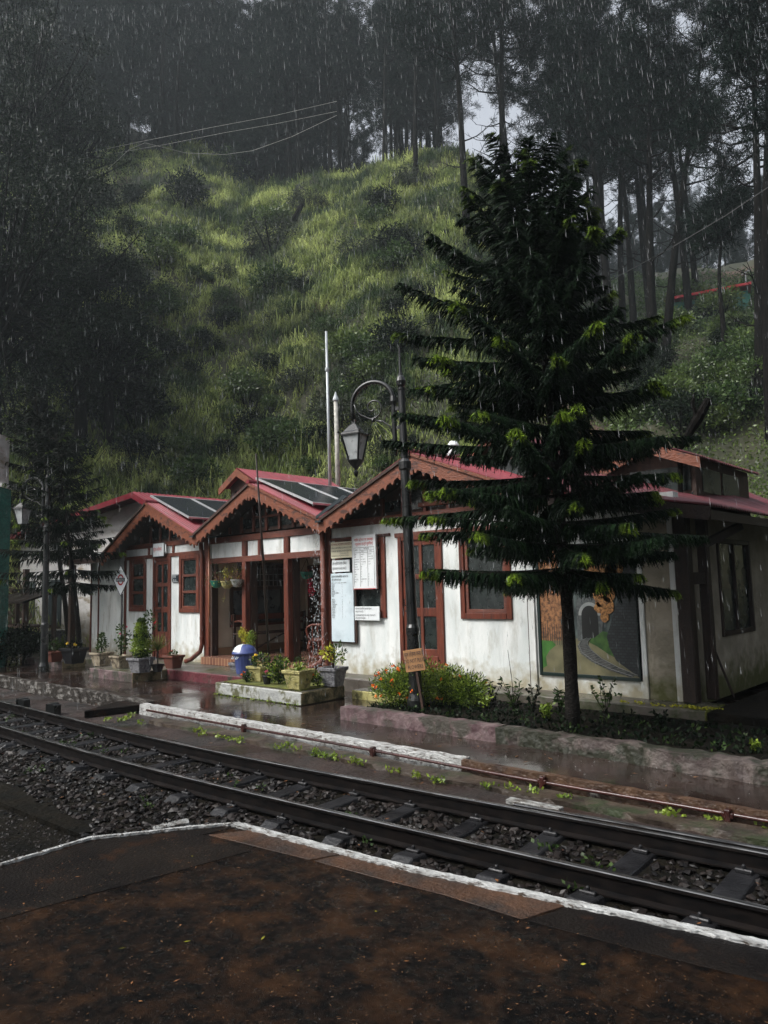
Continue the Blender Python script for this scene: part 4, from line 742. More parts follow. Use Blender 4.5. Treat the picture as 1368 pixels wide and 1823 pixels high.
mp_([(a - .02, b - .01) for a, b in tr] + tr2[::-1], 5, 'painted_trackbed', mk('painted_trackbed', (.04, .045, .045), (.10, .10, .095), 15, .5))
m = MB()
for T_ in (tr, tr2):
    for a, b in zip(T_[:-1], T_[1:]): m.bar((U(a[0]), -.0235, Z(a[1])), (U(b[0]), -.0235, Z(b[1])), .003, .011, up=(0, 1, 0))
for i in range(26):
    t = i / 26 * 5.99; j = int(t); g_ = t - j; a = [tr[j][q] * (1 - g_) + tr[j + 1][q] * g_ for q in (0, 1)]; b = [tr2[j][q] * (1 - g_) + tr2[j + 1][q] * g_ for q in (0, 1)]; m.bar((U(a[0] - .02), -.0205, Z(a[1] - .008)), (U(b[0]), -.0205, Z(b[1])), .002, .007, up=(0, 1, 0))
m.build('painted_rails', MATS['painted_stone'], mu, loc=ML)
# ================================================================== street lamps
def street_lamp(loc, rz, label, H=4.4, s=1.):
    r = root('street_lamp', label, 'street lamp', loc, rz, 'ornate black street lamps'); m = MB()
    m.lathe([(.11, 0), (.11, .12), (.085, .2), (.075, .9), (.085, .92), (.085, 1.0), (.066, 1.04), (.062, 2.9), (.062, 2.98), (.082, 3.0), (.082, 3.09), (.05, 3.13), (.046, 4.02), (.05, 4.04), (.05, 4.06)], n=14); m.build('pole', iron, r, smooth=False)
    m = MB(); m.lathe([(.028, 4.06), (.055, 4.10), (.065, 4.15), (.05, 4.20), (.03, 4.23), (.03, 4.25), (.022, 4.26), (.018, 4.4), (.008, 4.62)], n=12); m.build('finial', iron, r)
    m = MB(); m.tube([(-.12, 0, 3.36), (-.12, 0, 3.42), (-.12, 0, 3.9)], [.03, .032, .032], 10); m.lathe([(.01, 3.18), (.028, 3.26), (.02, 3.3), (.035, 3.34), (.03, 3.38)], (-.12, 0, 0), 10); m.lathe([(.04, 3.86), (.05, 3.9), (.04, 3.97)], (-.12, 0, 0), 10)
    m.bar((-.12, 0, 3.55), (0, 0, 3.55), .035); m.bar((-.12, 0, 3.80), (0, 0, 3.80), .035, .05); m.build('bracket', iron, r)
    arc_ = [(-.12 - .30 + .30 * math.cos(a), 0, 3.92 + .30 * .95 * math.sin(a)) for a in [PI * i / 16 for i in range(17)]] + [(-.722, 0, 3.86), (-.70, 0, 3.70)]
    m = MB(); m.tube(arc_, .027, 10); m.build('arm', iron, r, smooth=True)
    sp = []
    for i in range(30): a = PI * 1.15 + i * .28; rr = .165 * (1 - i / 34.); sp.append((-.42 + rr * math.cos(a) * 1.05, 0, 3.86 + rr * math.sin(a)))
    m = MB(); m.tube([(-.70, 0, 3.98), (-.66, 0, 3.86), (-.60, 0, 3.79)] + sp[3:], .011, 6); m.tube([(-.40, 0, 3.69), (-.28, 0, 3.66), (-.18, 0, 3.58), (-.14, 0, 3.46)], .011, 6); m.tube([(-.14, 0, 3.42), (-.22, 0, 3.34), (-.30, 0, 3.36), (-.33, 0, 3.44), (-.31, 0, 3.49)], .010, 6)
    m.lathe([(.02, -.02), (.02, .02)], (-.42, 0, 3.69), 8); m.build('scrollwork', iron, r, smooth=True)
    c = (-.70, 0, 0); q = PI / 4
    m = MB(); m.lathe([(.03, 3.74), (.035, 3.68), (.06, 3.665), (.155, 3.575), (.20, 3.555), (.205, 3.535)], c, 4, rot=q); lan = m.build('lantern_roof', iron, r)
    m = MB(); T_, B_ = .185, .095; zt, zb_ = 3.53, 3.19
    for i in range(4):
        a = q + i * PI / 2; b = a + PI / 2; ct = [(c[0] + T_ * math.cos(k) , T_ * math.sin(k), zt) for k in (a, b)]; cb = [(c[0] + B_ * math.cos(k), B_ * math.sin(k), zb_) for k in (a, b)]
        m.bar(ct[0], cb[0], .02); m.bar(ct[0], ct[1], .022); m.bar(cb[0], cb[1], .022)
        g = MB(); g.add([Vector(ct[0]) * .97 + Vector((c[0], 0, zt)) * .03, Vector(ct[1]) * .97 + Vector((c[0], 0, zt)) * .03, Vector(cb[1]) * .97 + Vector((c[0], 0, zb_)) * .03, Vector(cb[0]) * .97 + Vector((c[0], 0, zb_)) * .03], [(0, 1, 2, 3)]); g.build('glass_pane', lampglass, r)
        m.bar(tuple(Vector(ct[0]) + Vector((0, 0, .02))), tuple(Vector(ct[0]) + Vector((.05 * math.cos(a), .05 * math.sin(a), .035))), .02)
    m.build('lantern_cage', iron, r)
    m = MB(); m.lathe([(.11, 3.185), (.10, 3.17), (.03, 3.09), (.018, 3.06), (.035, 3.04), (.03, 3.01), (.008, 2.97)], c, 8); m.build('lantern_base', iron, r); return r
lp = at(741, 1235, 9.3); street_lamp((lp.x, lp.y, .1), math.radians(18), 'black ornate street lamp whose scroll arm stands before the right gable').rotation_euler = (0, math.radians(-1.2), math.radians(18))
l2 = at(79, 1150, 16.0); q_ = street_lamp((l2.x, l2.y, .0), math.radians(22), 'black street lamp among the dark trees at the left edge')
# ================================================================== porch furniture
def bench():
    r = root('wooden_bench', 'long brown wooden bench along the porch wall', 'bench', (-5.15, 1.35, .317)); m = MB()
    m.box(-.22, .22, -1.0, 1.0, .40, .435); m.build('seat', darkwood, r, bevel=.005); m = MB()
    m.bar((-.25, -1.0, .74), (-.25, 1.0, .74), .03, .12); m.bar((-.25, -1.0, .58), (-.25, 1.0, .58), .03, .05); m.build('backrest', timber, r, bevel=.005)
    for y in (-.95, .95):
        for x in (-.22, .19):
            m = MB(); m.bar((x, y, 0), (x, y, .40 if x > 0 else .82), .05); m.build('leg', darkwood, r)
        m = MB(); m.tube([(-.22, y, .66), (-.05, y, .68), (.15, y, .65), (.22, y, .58), (.20, y, .44)], .022, 6); m.build('armrest', timber, r)
    m = MB(); m.bar((.19, -.9, .05), (.19, 0, .38), .025); m.bar((.19, .9, .05), (.19, 0, .38), .025); m.build('brace', darkwood, r)
bench()
def armchair(loc, rz):
    r = root('carved_armchair', 'brown wooden armchair with curved slats beside the porch post', 'chair', loc, rz); m = MB(); m.box(-.25, .25, -.24, .24, .36, .41); m.build('seat', timber, r, bevel=.01)
    m = MB(); m.bar((-.22, .24, .92), (.22, .24, .92), .04, .08)
    for i in range(6): x = -.18 + i * .072; m.tube([(x, .23, .41), (x + .012, .25, .6), (x - .01, .25, .75), (x, .25, .9)], .012, 6)
    m.build('backrest', timber, r)
    for sx in (-1, 1):
        m = MB(); m.tube([(sx * .25, .24, .64), (sx * .27, .05, .66), (sx * .28, -.16, .66), (sx * .28, -.25, .62), (sx * .27, -.27, .55), (sx * .26, -.23, .42)], .022, 8); m.build('armrest', timber, r)
        m = MB()
        for i in range(4): y = -.16 + i * .1; m.tube([(sx * .26, y, .36), (sx * .268, y + .02, .25), (sx * .255, y - .01, .15), (sx * .26, y, .10)], .011, 6); m.tube([(sx * .26, y, .42), (sx * .27, y, .52), (sx * .265, y, .65)], .010, 6)
        m.bar((sx * .26, -.2, .1), (sx * .26, .2, .1), .025); m.build('side_slats', timber, r)
        for sy in (-1, 1):
            m = MB(); m.tube([(sx * .24, sy * .22, .38), (sx * .26, sy * .24, .25), (sx * .23, sy * .21, .12), (sx * .25, sy * .25, 0)], [.028, .03, .018, .024], 8); m.build('leg', timber, r)
armchair((-2.62, .42, .316), math.radians(-62))
# litter bin
bx_, bz_ = onp(436, 1147, -.78); bn = root('litter_bin', 'blue dome topped litter bin with a white flap behind the planter', 'litter bin', (bx_, -.78, .171)); bn.rotation_euler.z = math.radians(-5); k_ = (bz_ - .171) / .83; bn.scale = (k_ * 1.6, k_ * 1.6, k_)
m = MB(); m.lathe([(.15, 0), (.155, .02), (.19, .50), (.20, .52), (.20, .55)], n=20); m.build('body', binblue, bn, smooth=False); m = MB()
m.lathe([(.225, .55), (.235, .57), (.235, .60), (.215, .63), (.19, .70), (.15, .77), (.09, .81), (.02, .825)], n=20); m.build('hood', binblue, bn, smooth=True)
m = MB(); V_ = []
for i in range(7):
    for j in range(7):
        a = math.radians(-150 + 95 * j / 6); pr_ = [(.222, .63), (.200, .68), (.176, .735), (.14, .782), (.10, .812), (.05, .828), (.01, .832)][i]; V_.append((pr_[0] * math.cos(a), pr_[0] * math.sin(a) , pr_[1] + .004))
m.add(V_, [(i * 7 + j, i * 7 + j + 1, i * 7 + 8 + j, i * 7 + 7 + j) for i in range(6) for j in range(6)]); m.build('flap', binwhite, bn, smooth=True)
m = MB(); m.tube([(.05 * math.cos(k) - .05, -.2165, .70 + .03 * math.sin(k)) for k in [i * .5 for i in range(10)]], .003, 5); m.build('emblem', signdark, bn)
for x in (-.06, .07): m = MB(); m.tube([(x - .03, -.195, .50), (x - .022, -.225, .43), (x + .022, -.225, .43), (x + .03, -.195, .50)], .008, 6); m.build('clip', binwhite, bn)
# leaning thin pole
a = gp(481, 1206, .19); c_ = at(456, 808, 10.6); fp = root('leaning_pole', 'thin dark metal pole leaning before the porch', 'pole', a); L = Vector(c_) - Vector(a); MB().tube([(0, 0, 0), tuple(L * .5 + Vector((.015, 0, 0))), tuple(L)], [.022, .02, .012], 8).build('shaft', oldpole if False else steel if False else blackwood, fp, smooth=True)
MB().tube([tuple(L * .68), tuple(L * .45 + RT * .05), tuple(L * .22 + RT * .015)], .004, 4).build('cord', blackwood, fp)
# ================================================================== neighbours at the left
NB = root('brick_annexe', 'whitewashed brick building with a red gable roof behind the left trees', 'building', (-14, 1.2, 0)); NL = (-14, 1.2, 0)
yq = 1.2; ax_, azz = onp(268, 878, yq); lx, lz = onp(120, 928, yq); rx_, rz_ = onp(300, 897, yq); x0w = onp(34, 1100, yq)[0]; x1w = onp(300, 1000, yq)[0]
sl_ = (azz - lz) / (ax_ - lx); zl0 = azz - sl_ * (ax_ - x0w)
m = MB(); m.prism([(x0w, 0), (x1w, 0), (x1w, azz - .35), (ax_, azz - .12), (x0w, zl0 - .12)], yq, yq + .2); m.build('gable_wall', white_brick, NB, loc=NL)
m = MB(); m.box(x0w, x0w + .2, yq + .2, yq + 6, 0, zl0 - .2); m.build('side_wall', white_brick, NB, loc=NL)
zz0 = azz - sl_ * (ax_ - (x0w - .6))
def cs2(xa, za, xb, zb, y0, y1, mat): o = corr_slab(xa, za, xb, zb, y0, y1, mat, 'roof_sheet', par=NB, stepy=.03, pitch=.12); o.data.transform(Matrix.Translation(Vector(B0) - Vector(NL)))
cs2(ax_, azz, x0w - .6, zz0, yq - .5, yq + 6, redroof); cs2(ax_, azz, ax_ + 1.2, azz - .5, yq - .5, yq + 6, redroof)
m = MB(); m.bar((ax_, yq - .52, azz - .09), (x0w - .6, yq - .52, zz0 - .09), .03, .14); m.bar((ax_, yq - .52, azz - .09), (ax_ + 1.2, yq - .52, azz - .59), .03, .14); m.build('fascia_board', redroof, NB, loc=NL)
for px in (52, 98): xx = onp(px, 1100, yq)[0]; m = MB(); m.box(xx - .45, xx + .45, yq - .03, yq - .002, .7, 2.1); wv = m.build('window', signdark, NB, loc=NL); m = MB(); m.box(xx - .5, xx + .5, yq - .05, yq - .031, .62, .7); m.build('sill', darkwood, NB, loc=NL)
for px in (45, 128): xx = onp(px, 1100, yq - 1.2)[0]; m = MB(); m.box(xx - .07, xx + .07, yq - 1.27, yq - 1.13, 0, 2.4); m.build('verandah_post', darkwood, NB, loc=NL)
m = MB(); xa = onp(20, 1070, .3)[0]; xb = onp(108, 1070, .3)[0]; K = (xa, .3, 0)
ks = root('kiosk', 'small dark stall with a sloping slab roof in front of the brick building', 'kiosk', ((xa + xb) / 2, -.1, 0)); KL = ((xa + xb) / 2, -.1, 0)
m.add([(xa, -.7, 1.42), (xb, -.7, 1.42), (xb - .3, .5, 1.75), (xa + .9, .5, 1.75), (xa, -.7, 1.48), (xb, -.7, 1.48), (xb - .3, .5, 1.81), (xa + .9, .5, 1.81)], [(0, 3, 2, 1), (4, 5, 6, 7), (0, 1, 5, 4), (1, 2, 6, 5), (2, 3, 7, 6), (3, 0, 4, 7)]); m.build('roof', slabdark, ks, loc=KL)
for x in (xa + .5, xb - .4):
    for y in (-.5, .3): m = MB(); m.box(x - .05, x + .05, y - .05, y + .05, 0, 1.45 + (y > 0) * .2); m.build('leg', darkwood, ks, loc=KL)
m = MB(); m.box(xa + .55, xb - .45, -.45, .25, .75, .8); m.build('counter', darkwood, ks, loc=KL)
cxa = gp(88, 1150, .1); m = MB(); m.box(-.28, .28, -.18, .18, 0, .42); cb_ = root('white_cabinet', 'low grey white cabinet with a flat lid beneath the left trees', 'cabinet', (cxa.x + .5, cxa.y, .15)); m.build('body', pot_grey, cb_, bevel=.01); m = MB(); m.box(-.32, .32, -.22, .22, .42, .45); m.build('lid', planterw, cb_, bevel=.006)
tp = at(-24, 1062, 17.); tw = root('teal_wall', 'teal painted brick wall at the left edge of the photo', 'wall', (tp.x, tp.y, 0)); tw.rotation_euler.z = YAW
m = MB(); m.box(-1.4, .25, 0, .5, 0, 4.15); m.build('brickwork', teal, tw); m = MB(); m.box(-1.4, .19, .02, .48, 4.15, 5.4); m.build('chimney_stack', white_brick, tw); m = MB(); m.box(-1.4, .3, -.04, .54, 4.15, 4.25) ; m.build('coping', white_brick, tw)
# power lines on the hill and the cable at the right
def cable(px, dist, label, r=.012, sag=0.):
    P = [at(x, y, d) for (x, y), d in zip(px, dist)]; r *= .75; o = MB().tube([tuple(p) for p in P], r, 4).build('power_cable', oldpole if r > .0086 else iron, loc=tuple(P[0])); return tag(o, label, 'cable')
w1 = cable([(60, 290), (180, 267), (260, 250), (380, 226), (492, 205), (600, 180)], [36, 36, 36, 37, 38, 40], 'upper pale power cable crossing the dark trees on the slope', 0.0125)
w2 = cable([(60, 296), (192, 275), (300, 256), (400, 236), (492, 220), (600, 198)], [36, 36, 36, 37, 38, 40], 'lower pale power cable crossing the dark trees on the slope', 0.0125)
w3 = cable([(128, 330), (188, 305), (230, 266), (258, 254), (330, 272), (400, 275), (450, 268), (520, 243), (600, 205)], [35, 35, 35, 35, 36, 36, 37, 37, 40], 'slack pale cable drooping between the trees above the grass', 0.0125)
w4 = cable([(1085, 500), (1200, 438), (1290, 385), (1380, 325)], [13, 13, 12.5, 12], 'dark overhead cable slanting up across the right trees', .011)
# far green building with its tank
gq = hit(1265, 556); gb = root('green_shed', 'long green walled building with a red roof edge high on the right slope', 'building', gq); gb.rotation_euler.z = YAW - math.radians(24)
k_ = (gq - CAM).length / 1317
m = MB(); m.box(-58 * k_, 55 * k_, 0, 4, -2.5, 26 * k_); m.build('wall', mk('green_wall', (.02, .10, .08), (.035, .15, .115), 2, .7), gb); m = MB(); m.add([(-62 * k_, -.5, 27 * k_), (60 * k_, -.5, 30 * k_), (60 * k_, 4, 31 * k_), (-62 * k_, 4, 28 * k_), (-62 * k_, -.5, 31 * k_), (60 * k_, -.5, 34 * k_), (60 * k_, 4, 35 * k_), (-62 * k_, 4, 32 * k_)], [(0, 3, 2, 1), (4, 5, 6, 7), (0, 1, 5, 4), (1, 2, 6, 5), (2, 3, 7, 6), (3, 0, 4, 7)]); m.build('roof', rope_red, gb)
for i in range(3): m = MB(); m.box((-30 + 22 * i) * k_, (-20 + 22 * i) * k_, -.03, -.002, 6 * k_, 18 * k_); m.build('window', glass, gb)
gq = hit(1327, 546); k_ = (gq - CAM).length / 1317; tk = root('water_tank', 'upright green water tank beside the green building on the slope', 'tank', gq); m = MB(); m.lathe([(8.5 * k_, -1), (8.5 * k_, 19 * k_), (7 * k_, 22 * k_), (2 * k_, 23 * k_)], n=16); m.build('shell', mk('tank_green', (.02, .20, .13), (.03, .26, .17), 2, .5), tk)
m = MB(); m.tube([(4 * k_, 0, 20 * k_), (4 * k_, 0, 55 * k_)], 1 * k_, 6); m.tube([(-2 * k_, 0, 52 * k_), (10 * k_, 0, 56 * k_)], .8 * k_, 6); m.build('standpipe', steel, tk)
# hanging baskets
def basket(px, py, yb, mat, label, kind):
    r_ = ray(px, py); t = (yb - CAM.y) / r_.y; p = CAM + r_ * t; r = root('hanging_basket', label, 'hanging basket', p, group='hanging flower baskets in the porch opening')
    m = MB(); m.lathe([(.02, -.10), (.06, -.095), (.10, -.05), (.125, .03), (.135, .03), (.135, .045)], n=14); m.build('bowl', mat, r, smooth=False)
    m = MB()
    for i in range(3): a = i * 2.1; m.tube([(.12 * math.cos(a), .12 * math.sin(a), .04), (0, 0, 2.17 - p.z if False else max(.2, 2.18 - p.z))], .004, 4)
    m.build('hanger', blackwood, r); n = 130
    if kind == 'dry':
        P = np.array([[0, 0, .04]]) + R.normal(size=(26, 3)) * .03; D = unit(R.normal(size=(26, 3)) + [0, 0, .9]) * R.uniform(.12, .34, (26, 1)); V, T, Q = tubes_np(P, P + D, .004, .002, 3); np_obj('stems', V, T, Q, timber, r)
        PP = (P + D)[R.integers(0, 26, n)] + R.normal(size=(n, 3)) * .03; V, Q = kites(PP, R.normal(size=(n, 3)), .035, np.full(n, .016)); np_obj('leaves', V, None, Q, leaf_mid if mat is not pot_yellow else leaf_yellow, r)
    else:
        P = np.array([[.02, 0, .04]]) * np.ones((n, 1)) + R.normal(size=(n, 3)) * .03; f = R.random(n); P[:, 2] -= f * .42; P[:, 0] += f * .14; V, Q = kites(P, R.normal(size=(n, 3)), .04, np.full(n, .025)); np_obj('trailing_flowers', V, None, Q, red_f, r)
basket(386, 1038, -.12, mk('basket_green', (.015, .14, .10), (.02, .18, .12), 5, .4), 'green hanging basket, leftmost of the row at the porch post', 'dry'); basket(405, 1039, -.12, pot_yellow, 'yellow hanging basket between the green and the white ones', 'dry')
basket(423, 1036, -.12, planterw, 'white hanging basket with bare twigs next to the second porch post', 'dry'); basket(547, 1022, .5, MATS['basket_green'], 'teal hanging basket trailing dark red flowers inside the porch', 'red')
# ================================================================== potted plants
def leafball(c, rad, n, L, W, mat, name, par, squash=1., up=.35, hollow=.5):
    d = unit(R.normal(size=(n, 3))); rr = rad * (hollow + (1 - hollow) * R.random((n, 1))) * (.8 + .4 * vn(d[:, :1] * 3 + 7, d[:, 1:2] * 3 + d[:, 2:] * 2, 9)); P = d * rr * np.array([1, 1, squash]) + np.array(c)
    D = d + R.normal(size=(n, 3)) * .6 + [0, 0, up]; V, Q = kites(P, D, R.uniform(.7, 1.3, n) * L, R.uniform(.7, 1.3, n) * W); return np_obj(name, V, None, Q, mat, par)
def stems(c, ends, r0, mat, par, name='stem'):
    m = MB()
    for e in ends: e = Vector(e); m.tube([tuple(c), tuple(Vector(c).lerp(e, .5) + Vector((rnd.uniform(-.02, .02), rnd.uniform(-.02, .02), .01))), tuple(e)], [r0, r0 * .8, r0 * .5], 5)
    return m.build(name, mat, par)
def pot(loc, mat, label, w=.30, h=.25, square=True, name='potted_plant', rz=.0):
    r = root(name, label, 'potted plant', loc, rz + math.radians(8), 'potted plants before the station'); n = 4 if square else 16; k = (2 ** .5 if square else 1) / 2; q = PI / 4 if square else 0
    m = MB(); a = w * k; m.lathe([(a * .66, 0), (a * .92, h * .80), (a * 1.04, h * .83), (a * 1.06, h), (a * .92, h), (a * .88, h * .90)], n=n, rot=q); m.build('pot', mat, r, bevel=.006)
    m = MB(); m.lathe([(a * .87, h * .88), (a * .3, h * .94)], n=n, rot=q); m.build('soil', bedsoil, r); return r
def flowers(par, pts, size, mat, name='flowers'):
    V = []; Q = []
    for p in pts:
        k = 9; d = unit(R.normal(size=(k, 3)) + [0, 0, .5]); v, q = kites(np.repeat([p], k, 0), d, size, np.full(k, size * .7)); Q.append(q + 4 * k * len(V)); V.append(v)
    return np_obj(name, np.concatenate(V), None, np.concatenate(Q), mat, par)
g = gp(181, 1185, .16); r = pot(g, pot_beige, 'blotchy beige pot with a small upright round leaved shrub', .34, .27); stems((0, 0, .24), [(.0, 0, .55), (.05, .03, .45), (-.05, 0, .5)], .008, bark, r)
for z, rr_ in ((.42, .09), (.52, .08), (.60, .05), (.36, .11)): leafball((0, 0, z), rr_, 60, .05, .032, leaf_mid, 'leaves', r)
g = gp(215, 1190, .165); r = pot(g, pot_yellow if False else pot_beige, 'yellowish pot with a leggy rose bush against the diamond sign post', .31, .25); stems((0, 0, .22), [(.05, 0, .62), (-.12, .04, .55), (.14, .05, .72), (-.02, 0, .85)], .006, bark, r)
for c_ in ((.05, 0, .45), (-.1, .03, .5), (.13, .05, .62), (-.02, 0, .75), (.0, 0, .35)): leafball(c_, .09, 34, .06, .04, leaf_mid, 'leaves', r)
flowers(r, [(.0, -.02, .66), (.16, .02, .80)], .035, pink_f)
g = gp(251, 1197, .17); r = pot(g, pot_grey, 'grey pot holding the bright green conical conifer', .36, .27); stems((0, 0, .24), [(0, 0, .9)], .015, bark, r)
for i in range(9): z = .34 + .075 * i; leafball((0, 0, z), (.235 - .02 * i) * (1 if i else .7), 520 - 40 * i, .045, .026, leaf_bright if i % 4 else leaf_mid, 'foliage', r, .45, .2, .35)
leafball((.0, .16, 1.0), .10, 50, .05, .035, leaf_mid, 'leaves', r); leafball((.16, .14, .86), .11, 40, .05, .03, leaf_mid, 'leaves', r); stems((0, .1, .25), [(0, .16, 1.08), (.22, .14, .95)], .005, bark, r); flowers(r, [(.30, .08, .90)], .035, rope_red)
g = gp(281, 1196, .17); r = pot(g, pot_black, 'small dark pot on a thin stand with arching grassy leaves', .17, .14); m = MB(); m.tube([(0, 0, .1), (0, 0, .45)], .012, 6); m.build('stand', iron, r)
n = 60; D = R.normal(size=(n, 3)) * .45 + [.1, 0, 1]; V, T, Q = blades(np.zeros((n, 3)) + [0, 0, .38], D, R.uniform(.3, .62, n), np.full(n, .014), R.uniform(.5, 1.6, n)); np_obj('leaves', V, T, Q, mk('straw_leaves', (.10, .14, .03), (.28, .26, .09), 6, .5, rand=.4, transl=.3), r)
g = gp(309, 1190, .165); r = pot(g, pot_red, 'dark terracotta pot with tiny red flowers by the door step', .30, .25); leafball((0, 0, .27), .10, 70, .04, .03, leaf_mid, 'leaves', r, .6); flowers(r, [(.04, -.05, .34), (-.05, 0, .33)], .03, rope_red)
for i, (px, py, mt, lb) in enumerate([(57, 1172, pot_black, 'large dark round pot, farthest left of the pots under the trees'), (96, 1178, pot_red, 'dark maroon pot in front of the white cabinet'), (132, 1181, pot_black, 'dark trough shaped pot with yellow flowers beneath the left tree')]):
    g = gp(px, py, .15 if i else 0); r = pot(g, mt, lb, .42 if i != 1 else .34, .33 if i != 1 else .22, i > 0); leafball((0, 0, .36), .16, 120, .06, .03, leaf_dark if i != 1 else leaf_mid, 'leaves', r, .7)
    if i == 2: flowers(r, [(-.1, -.1, .42), (.1, -.05, .40)], .05, yellow_f)
# on and beside the planter block
Zt = .20
g = gp(411, 1212, .0); r = pot((g.x - .1, g.y + .3, .0), pot_grey, 'cracked grey pot with a blue patch at the left end of the planter', .32, .30); stems((0, 0, .25), [(.08, .05, .75), (.02, 0, .6)], .01, bark, r)
m = MB(); m.box(.02, .12, -.162, -.150, .04, .20); 
for c_ in ((.10, .04, .72), (.02, .02, .82), (.2, .05, .66), (.13, .05, .60), (.22, .05, .76)): leafball(c_, .10, 260, .032, .016, leaf_yellow if c_[0] < .15 else leaf_bright, 'foliage', r, 1.1, .6, .1)
g = gp(464, 1212, Zt); r = pot(g, pot_yellow, 'mossy yellow pot with bushy leaves and a yellow flower beside the bin', .31, .235); leafball((0, 0, .30), .15, 260, .05, .025, leaf_mid, 'leaves', r, .7); leafball((0, 0, .33), .13, 60, .05, .025, leaf_bright, 'leaves', r, .7); flowers(r, [(.02, -.12, .40), (-.08, -.08, .36)], .04, yellow_f)
g = gp(476, 1218, Zt); r = pot((g.x, g.y, Zt), pot_black, 'small black plastic pot with pink flowers at the foot of the yellow pot', .15, .13, False); leafball((0, 0, .15), .06, 60, .03, .02, leaf_mid, 'leaves', r); flowers(r, [(.03, -.03, .20), (-.03, 0, .19), (0, -.04, .18)], .022, pink_f)
g = gp(532, 1226, Zt); r = pot(g, pot_yellow, 'pale yellow chipped pot with a spiky spider plant at the planter front corner', .33, .27)
n = 46; D = R.normal(size=(n, 3)) * .8 + [0, 0, .7]; V, T, Q = blades(np.zeros((n, 3)) + [0, 0, .25], D, R.uniform(.12, .30, n), np.full(n, .018), R.uniform(.5, 1.4, n)); np_obj('leaves', V, T, Q, leaf_bright, r); leafball((0, .05, .34), .11, 140, .035, .014, leaf_mid, 'leaves', r)
g = gp(594, 1221, Zt); r = pot(g, pot_grey, 'rough grey pot with a yellow croton at the right end of the planter', .31, .27); stems((0, 0, .25), [(.05, 0, .55), (-.08, 0, .45), (.12, 0, .5)], .007, bark, r)
leafball((-.08, 0, .47), .09, 60, .075, .04, leaf_yellow, 'leaves', r); leafball((.10, 0, .48), .13, 80, .06, .024, leaf_mid, 'leaves', r); leafball((.1, 0, .38), .09, 40, .06, .024, leaf_bright, 'leaves', r)
def shrub(loc, rad, h, n, L, W, mats, label, cat='shrub', fl=None, name='shrub', group=None, squash=None):
    r = root(name, label, cat, loc, 0, group); stems((0, 0, 0), [(rad * .5 * math.cos(i * 1.3), rad * .5 * math.sin(i * 1.3), h * .7) for i in range(5)], .007, bark, r)
    for i, mt in enumerate(mats): leafball((rnd.uniform(-.1, .1) * rad, rnd.uniform(-.1, .1) * rad, h * .5), rad, n // len(mats), L, W, mt, 'foliage', r, h / 2 / rad, .5, .25)
    if fl:
        pts = []
        for i in range(fl[1]):
            d = unit(R.normal(size=3) + [0, -.5, .5]); pts.append(tuple(d * rad * 1.02 * np.array([1, 1, h / 2 / rad]) + [0, 0, h * .52]))
        flowers(r, pts, fl[2], fl[0])
    return r
g = gp(497, 1218, Zt); shrub(g, .17, .42, 560, .05, .032, [leaf_mid, leaf_mid, leaf_bright], 'leafy green bush between the two yellow pots', group=None); g = gp(440, 1214, Zt); shrub(g, .09, .16, 90, .04, .03, [leaf_mid], 'low leafy plant with one orange flower beside the blue bin', fl=(orange_f, 2, .03), name='bedding_plant', cat='plant')
g = gp(566, 1222, Zt); shrub(g, .13, .20, 160, .04, .035, [leaf_mid, leaf_bright], 'low round leaved plant with orange blooms beside the rough grey pot', fl=(orange_f, 3, .04), name='bedding_plant', cat='plant')
# garden bed: marigolds and straggling plants
for px, py, rad, h, nf, lb in ((682, 1262, .34, .52, 16, 'feathery marigold bush with orange flowers at the left end of the bed'), (727, 1262, .36, .62, 12, 'marigold bush below the cardboard sign with a few orange flowers'), (775, 1258, .30, .50, 5, 'marigold bush to the right of the lamp post'), (812, 1262, .28, .42, 2, 'low dark green feathery bush at the right end of the marigolds')):
    g = gp(px, py, .1); r = shrub((g.x, g.y + .25, .08), rad, h, 4200, .045, .013, [leaf_bright, leaf_mid, leaf_bright] if px < 790 else [leaf_mid, leaf_bright], lb, 'marigold bush', (orange_f, nf, .032), 'marigold_bush', 'marigold bushes in the garden bed')
def stemplant(px, py, h, k, label, mat=leaf_mid, L=.07, W=.03, tall=None):
    g = gp(px, py, .1); r = root('bed_plant', label, 'plant', (g.x, g.y + .1, .09), 0, 'straggling plants in the garden bed'); ends = []
    for i in range(k): a = i * 2.4; ends.append((.4 * h * math.cos(a) * rnd.uniform(.3, 1), .4 * h * math.sin(a) * rnd.uniform(.3, 1), h * rnd.uniform(.6, 1)))
    if tall: ends.append(tall)
    stems((0, 0, 0), ends, .005, bark, r); P = []; D = []
    for e in ends[:k]:
        for j in range(14): t = .3 + .7 * j / 13; P.append(np.array(e) * t); D.append(np.array([rnd.uniform(-1, 1), rnd.uniform(-1, 1), rnd.uniform(-.2, .8)]))
    V, Q = kites(np.array(P), np.array(D), R.uniform(.7, 1.2, len(P)) * L, np.full(len(P), W)); np_obj('leaves', V, None, Q, mat, r)
stemplant(858, 1268, .30, 6, 'yellow green low plant right of the marigold bushes', leaf_bright, .06, .025); stemplant(872, 1262, .42, 3, 'thin plant with dry seed heads by the wall', leaf_dark); stemplant(908, 1266, .38, 7, 'feathery plant with one tall bare forked stem', leaf_mid, .08, .02, tall=(-.06, 0, .72))
stemplant(942, 1270, .36, 4, 'dark wilted plant left of the big tree trunk', leaf_dark, .06, .04); stemplant(965, 1286, .22, 6, 'small bright clump at the foot of the big tree', leaf_bright, .05, .03); stemplant(1072, 1272, .44, 5, 'rose like sapling right of the big tree trunk', leaf_mid, .055, .04); stemplant(990, 1270, .3, 5, 'leafy sprig just behind the big tree trunk', leaf_mid); stemplant(1110, 1300, .2, 5, 'dim low plant in the shade right of the sapling', leaf_dark, .05, .03)
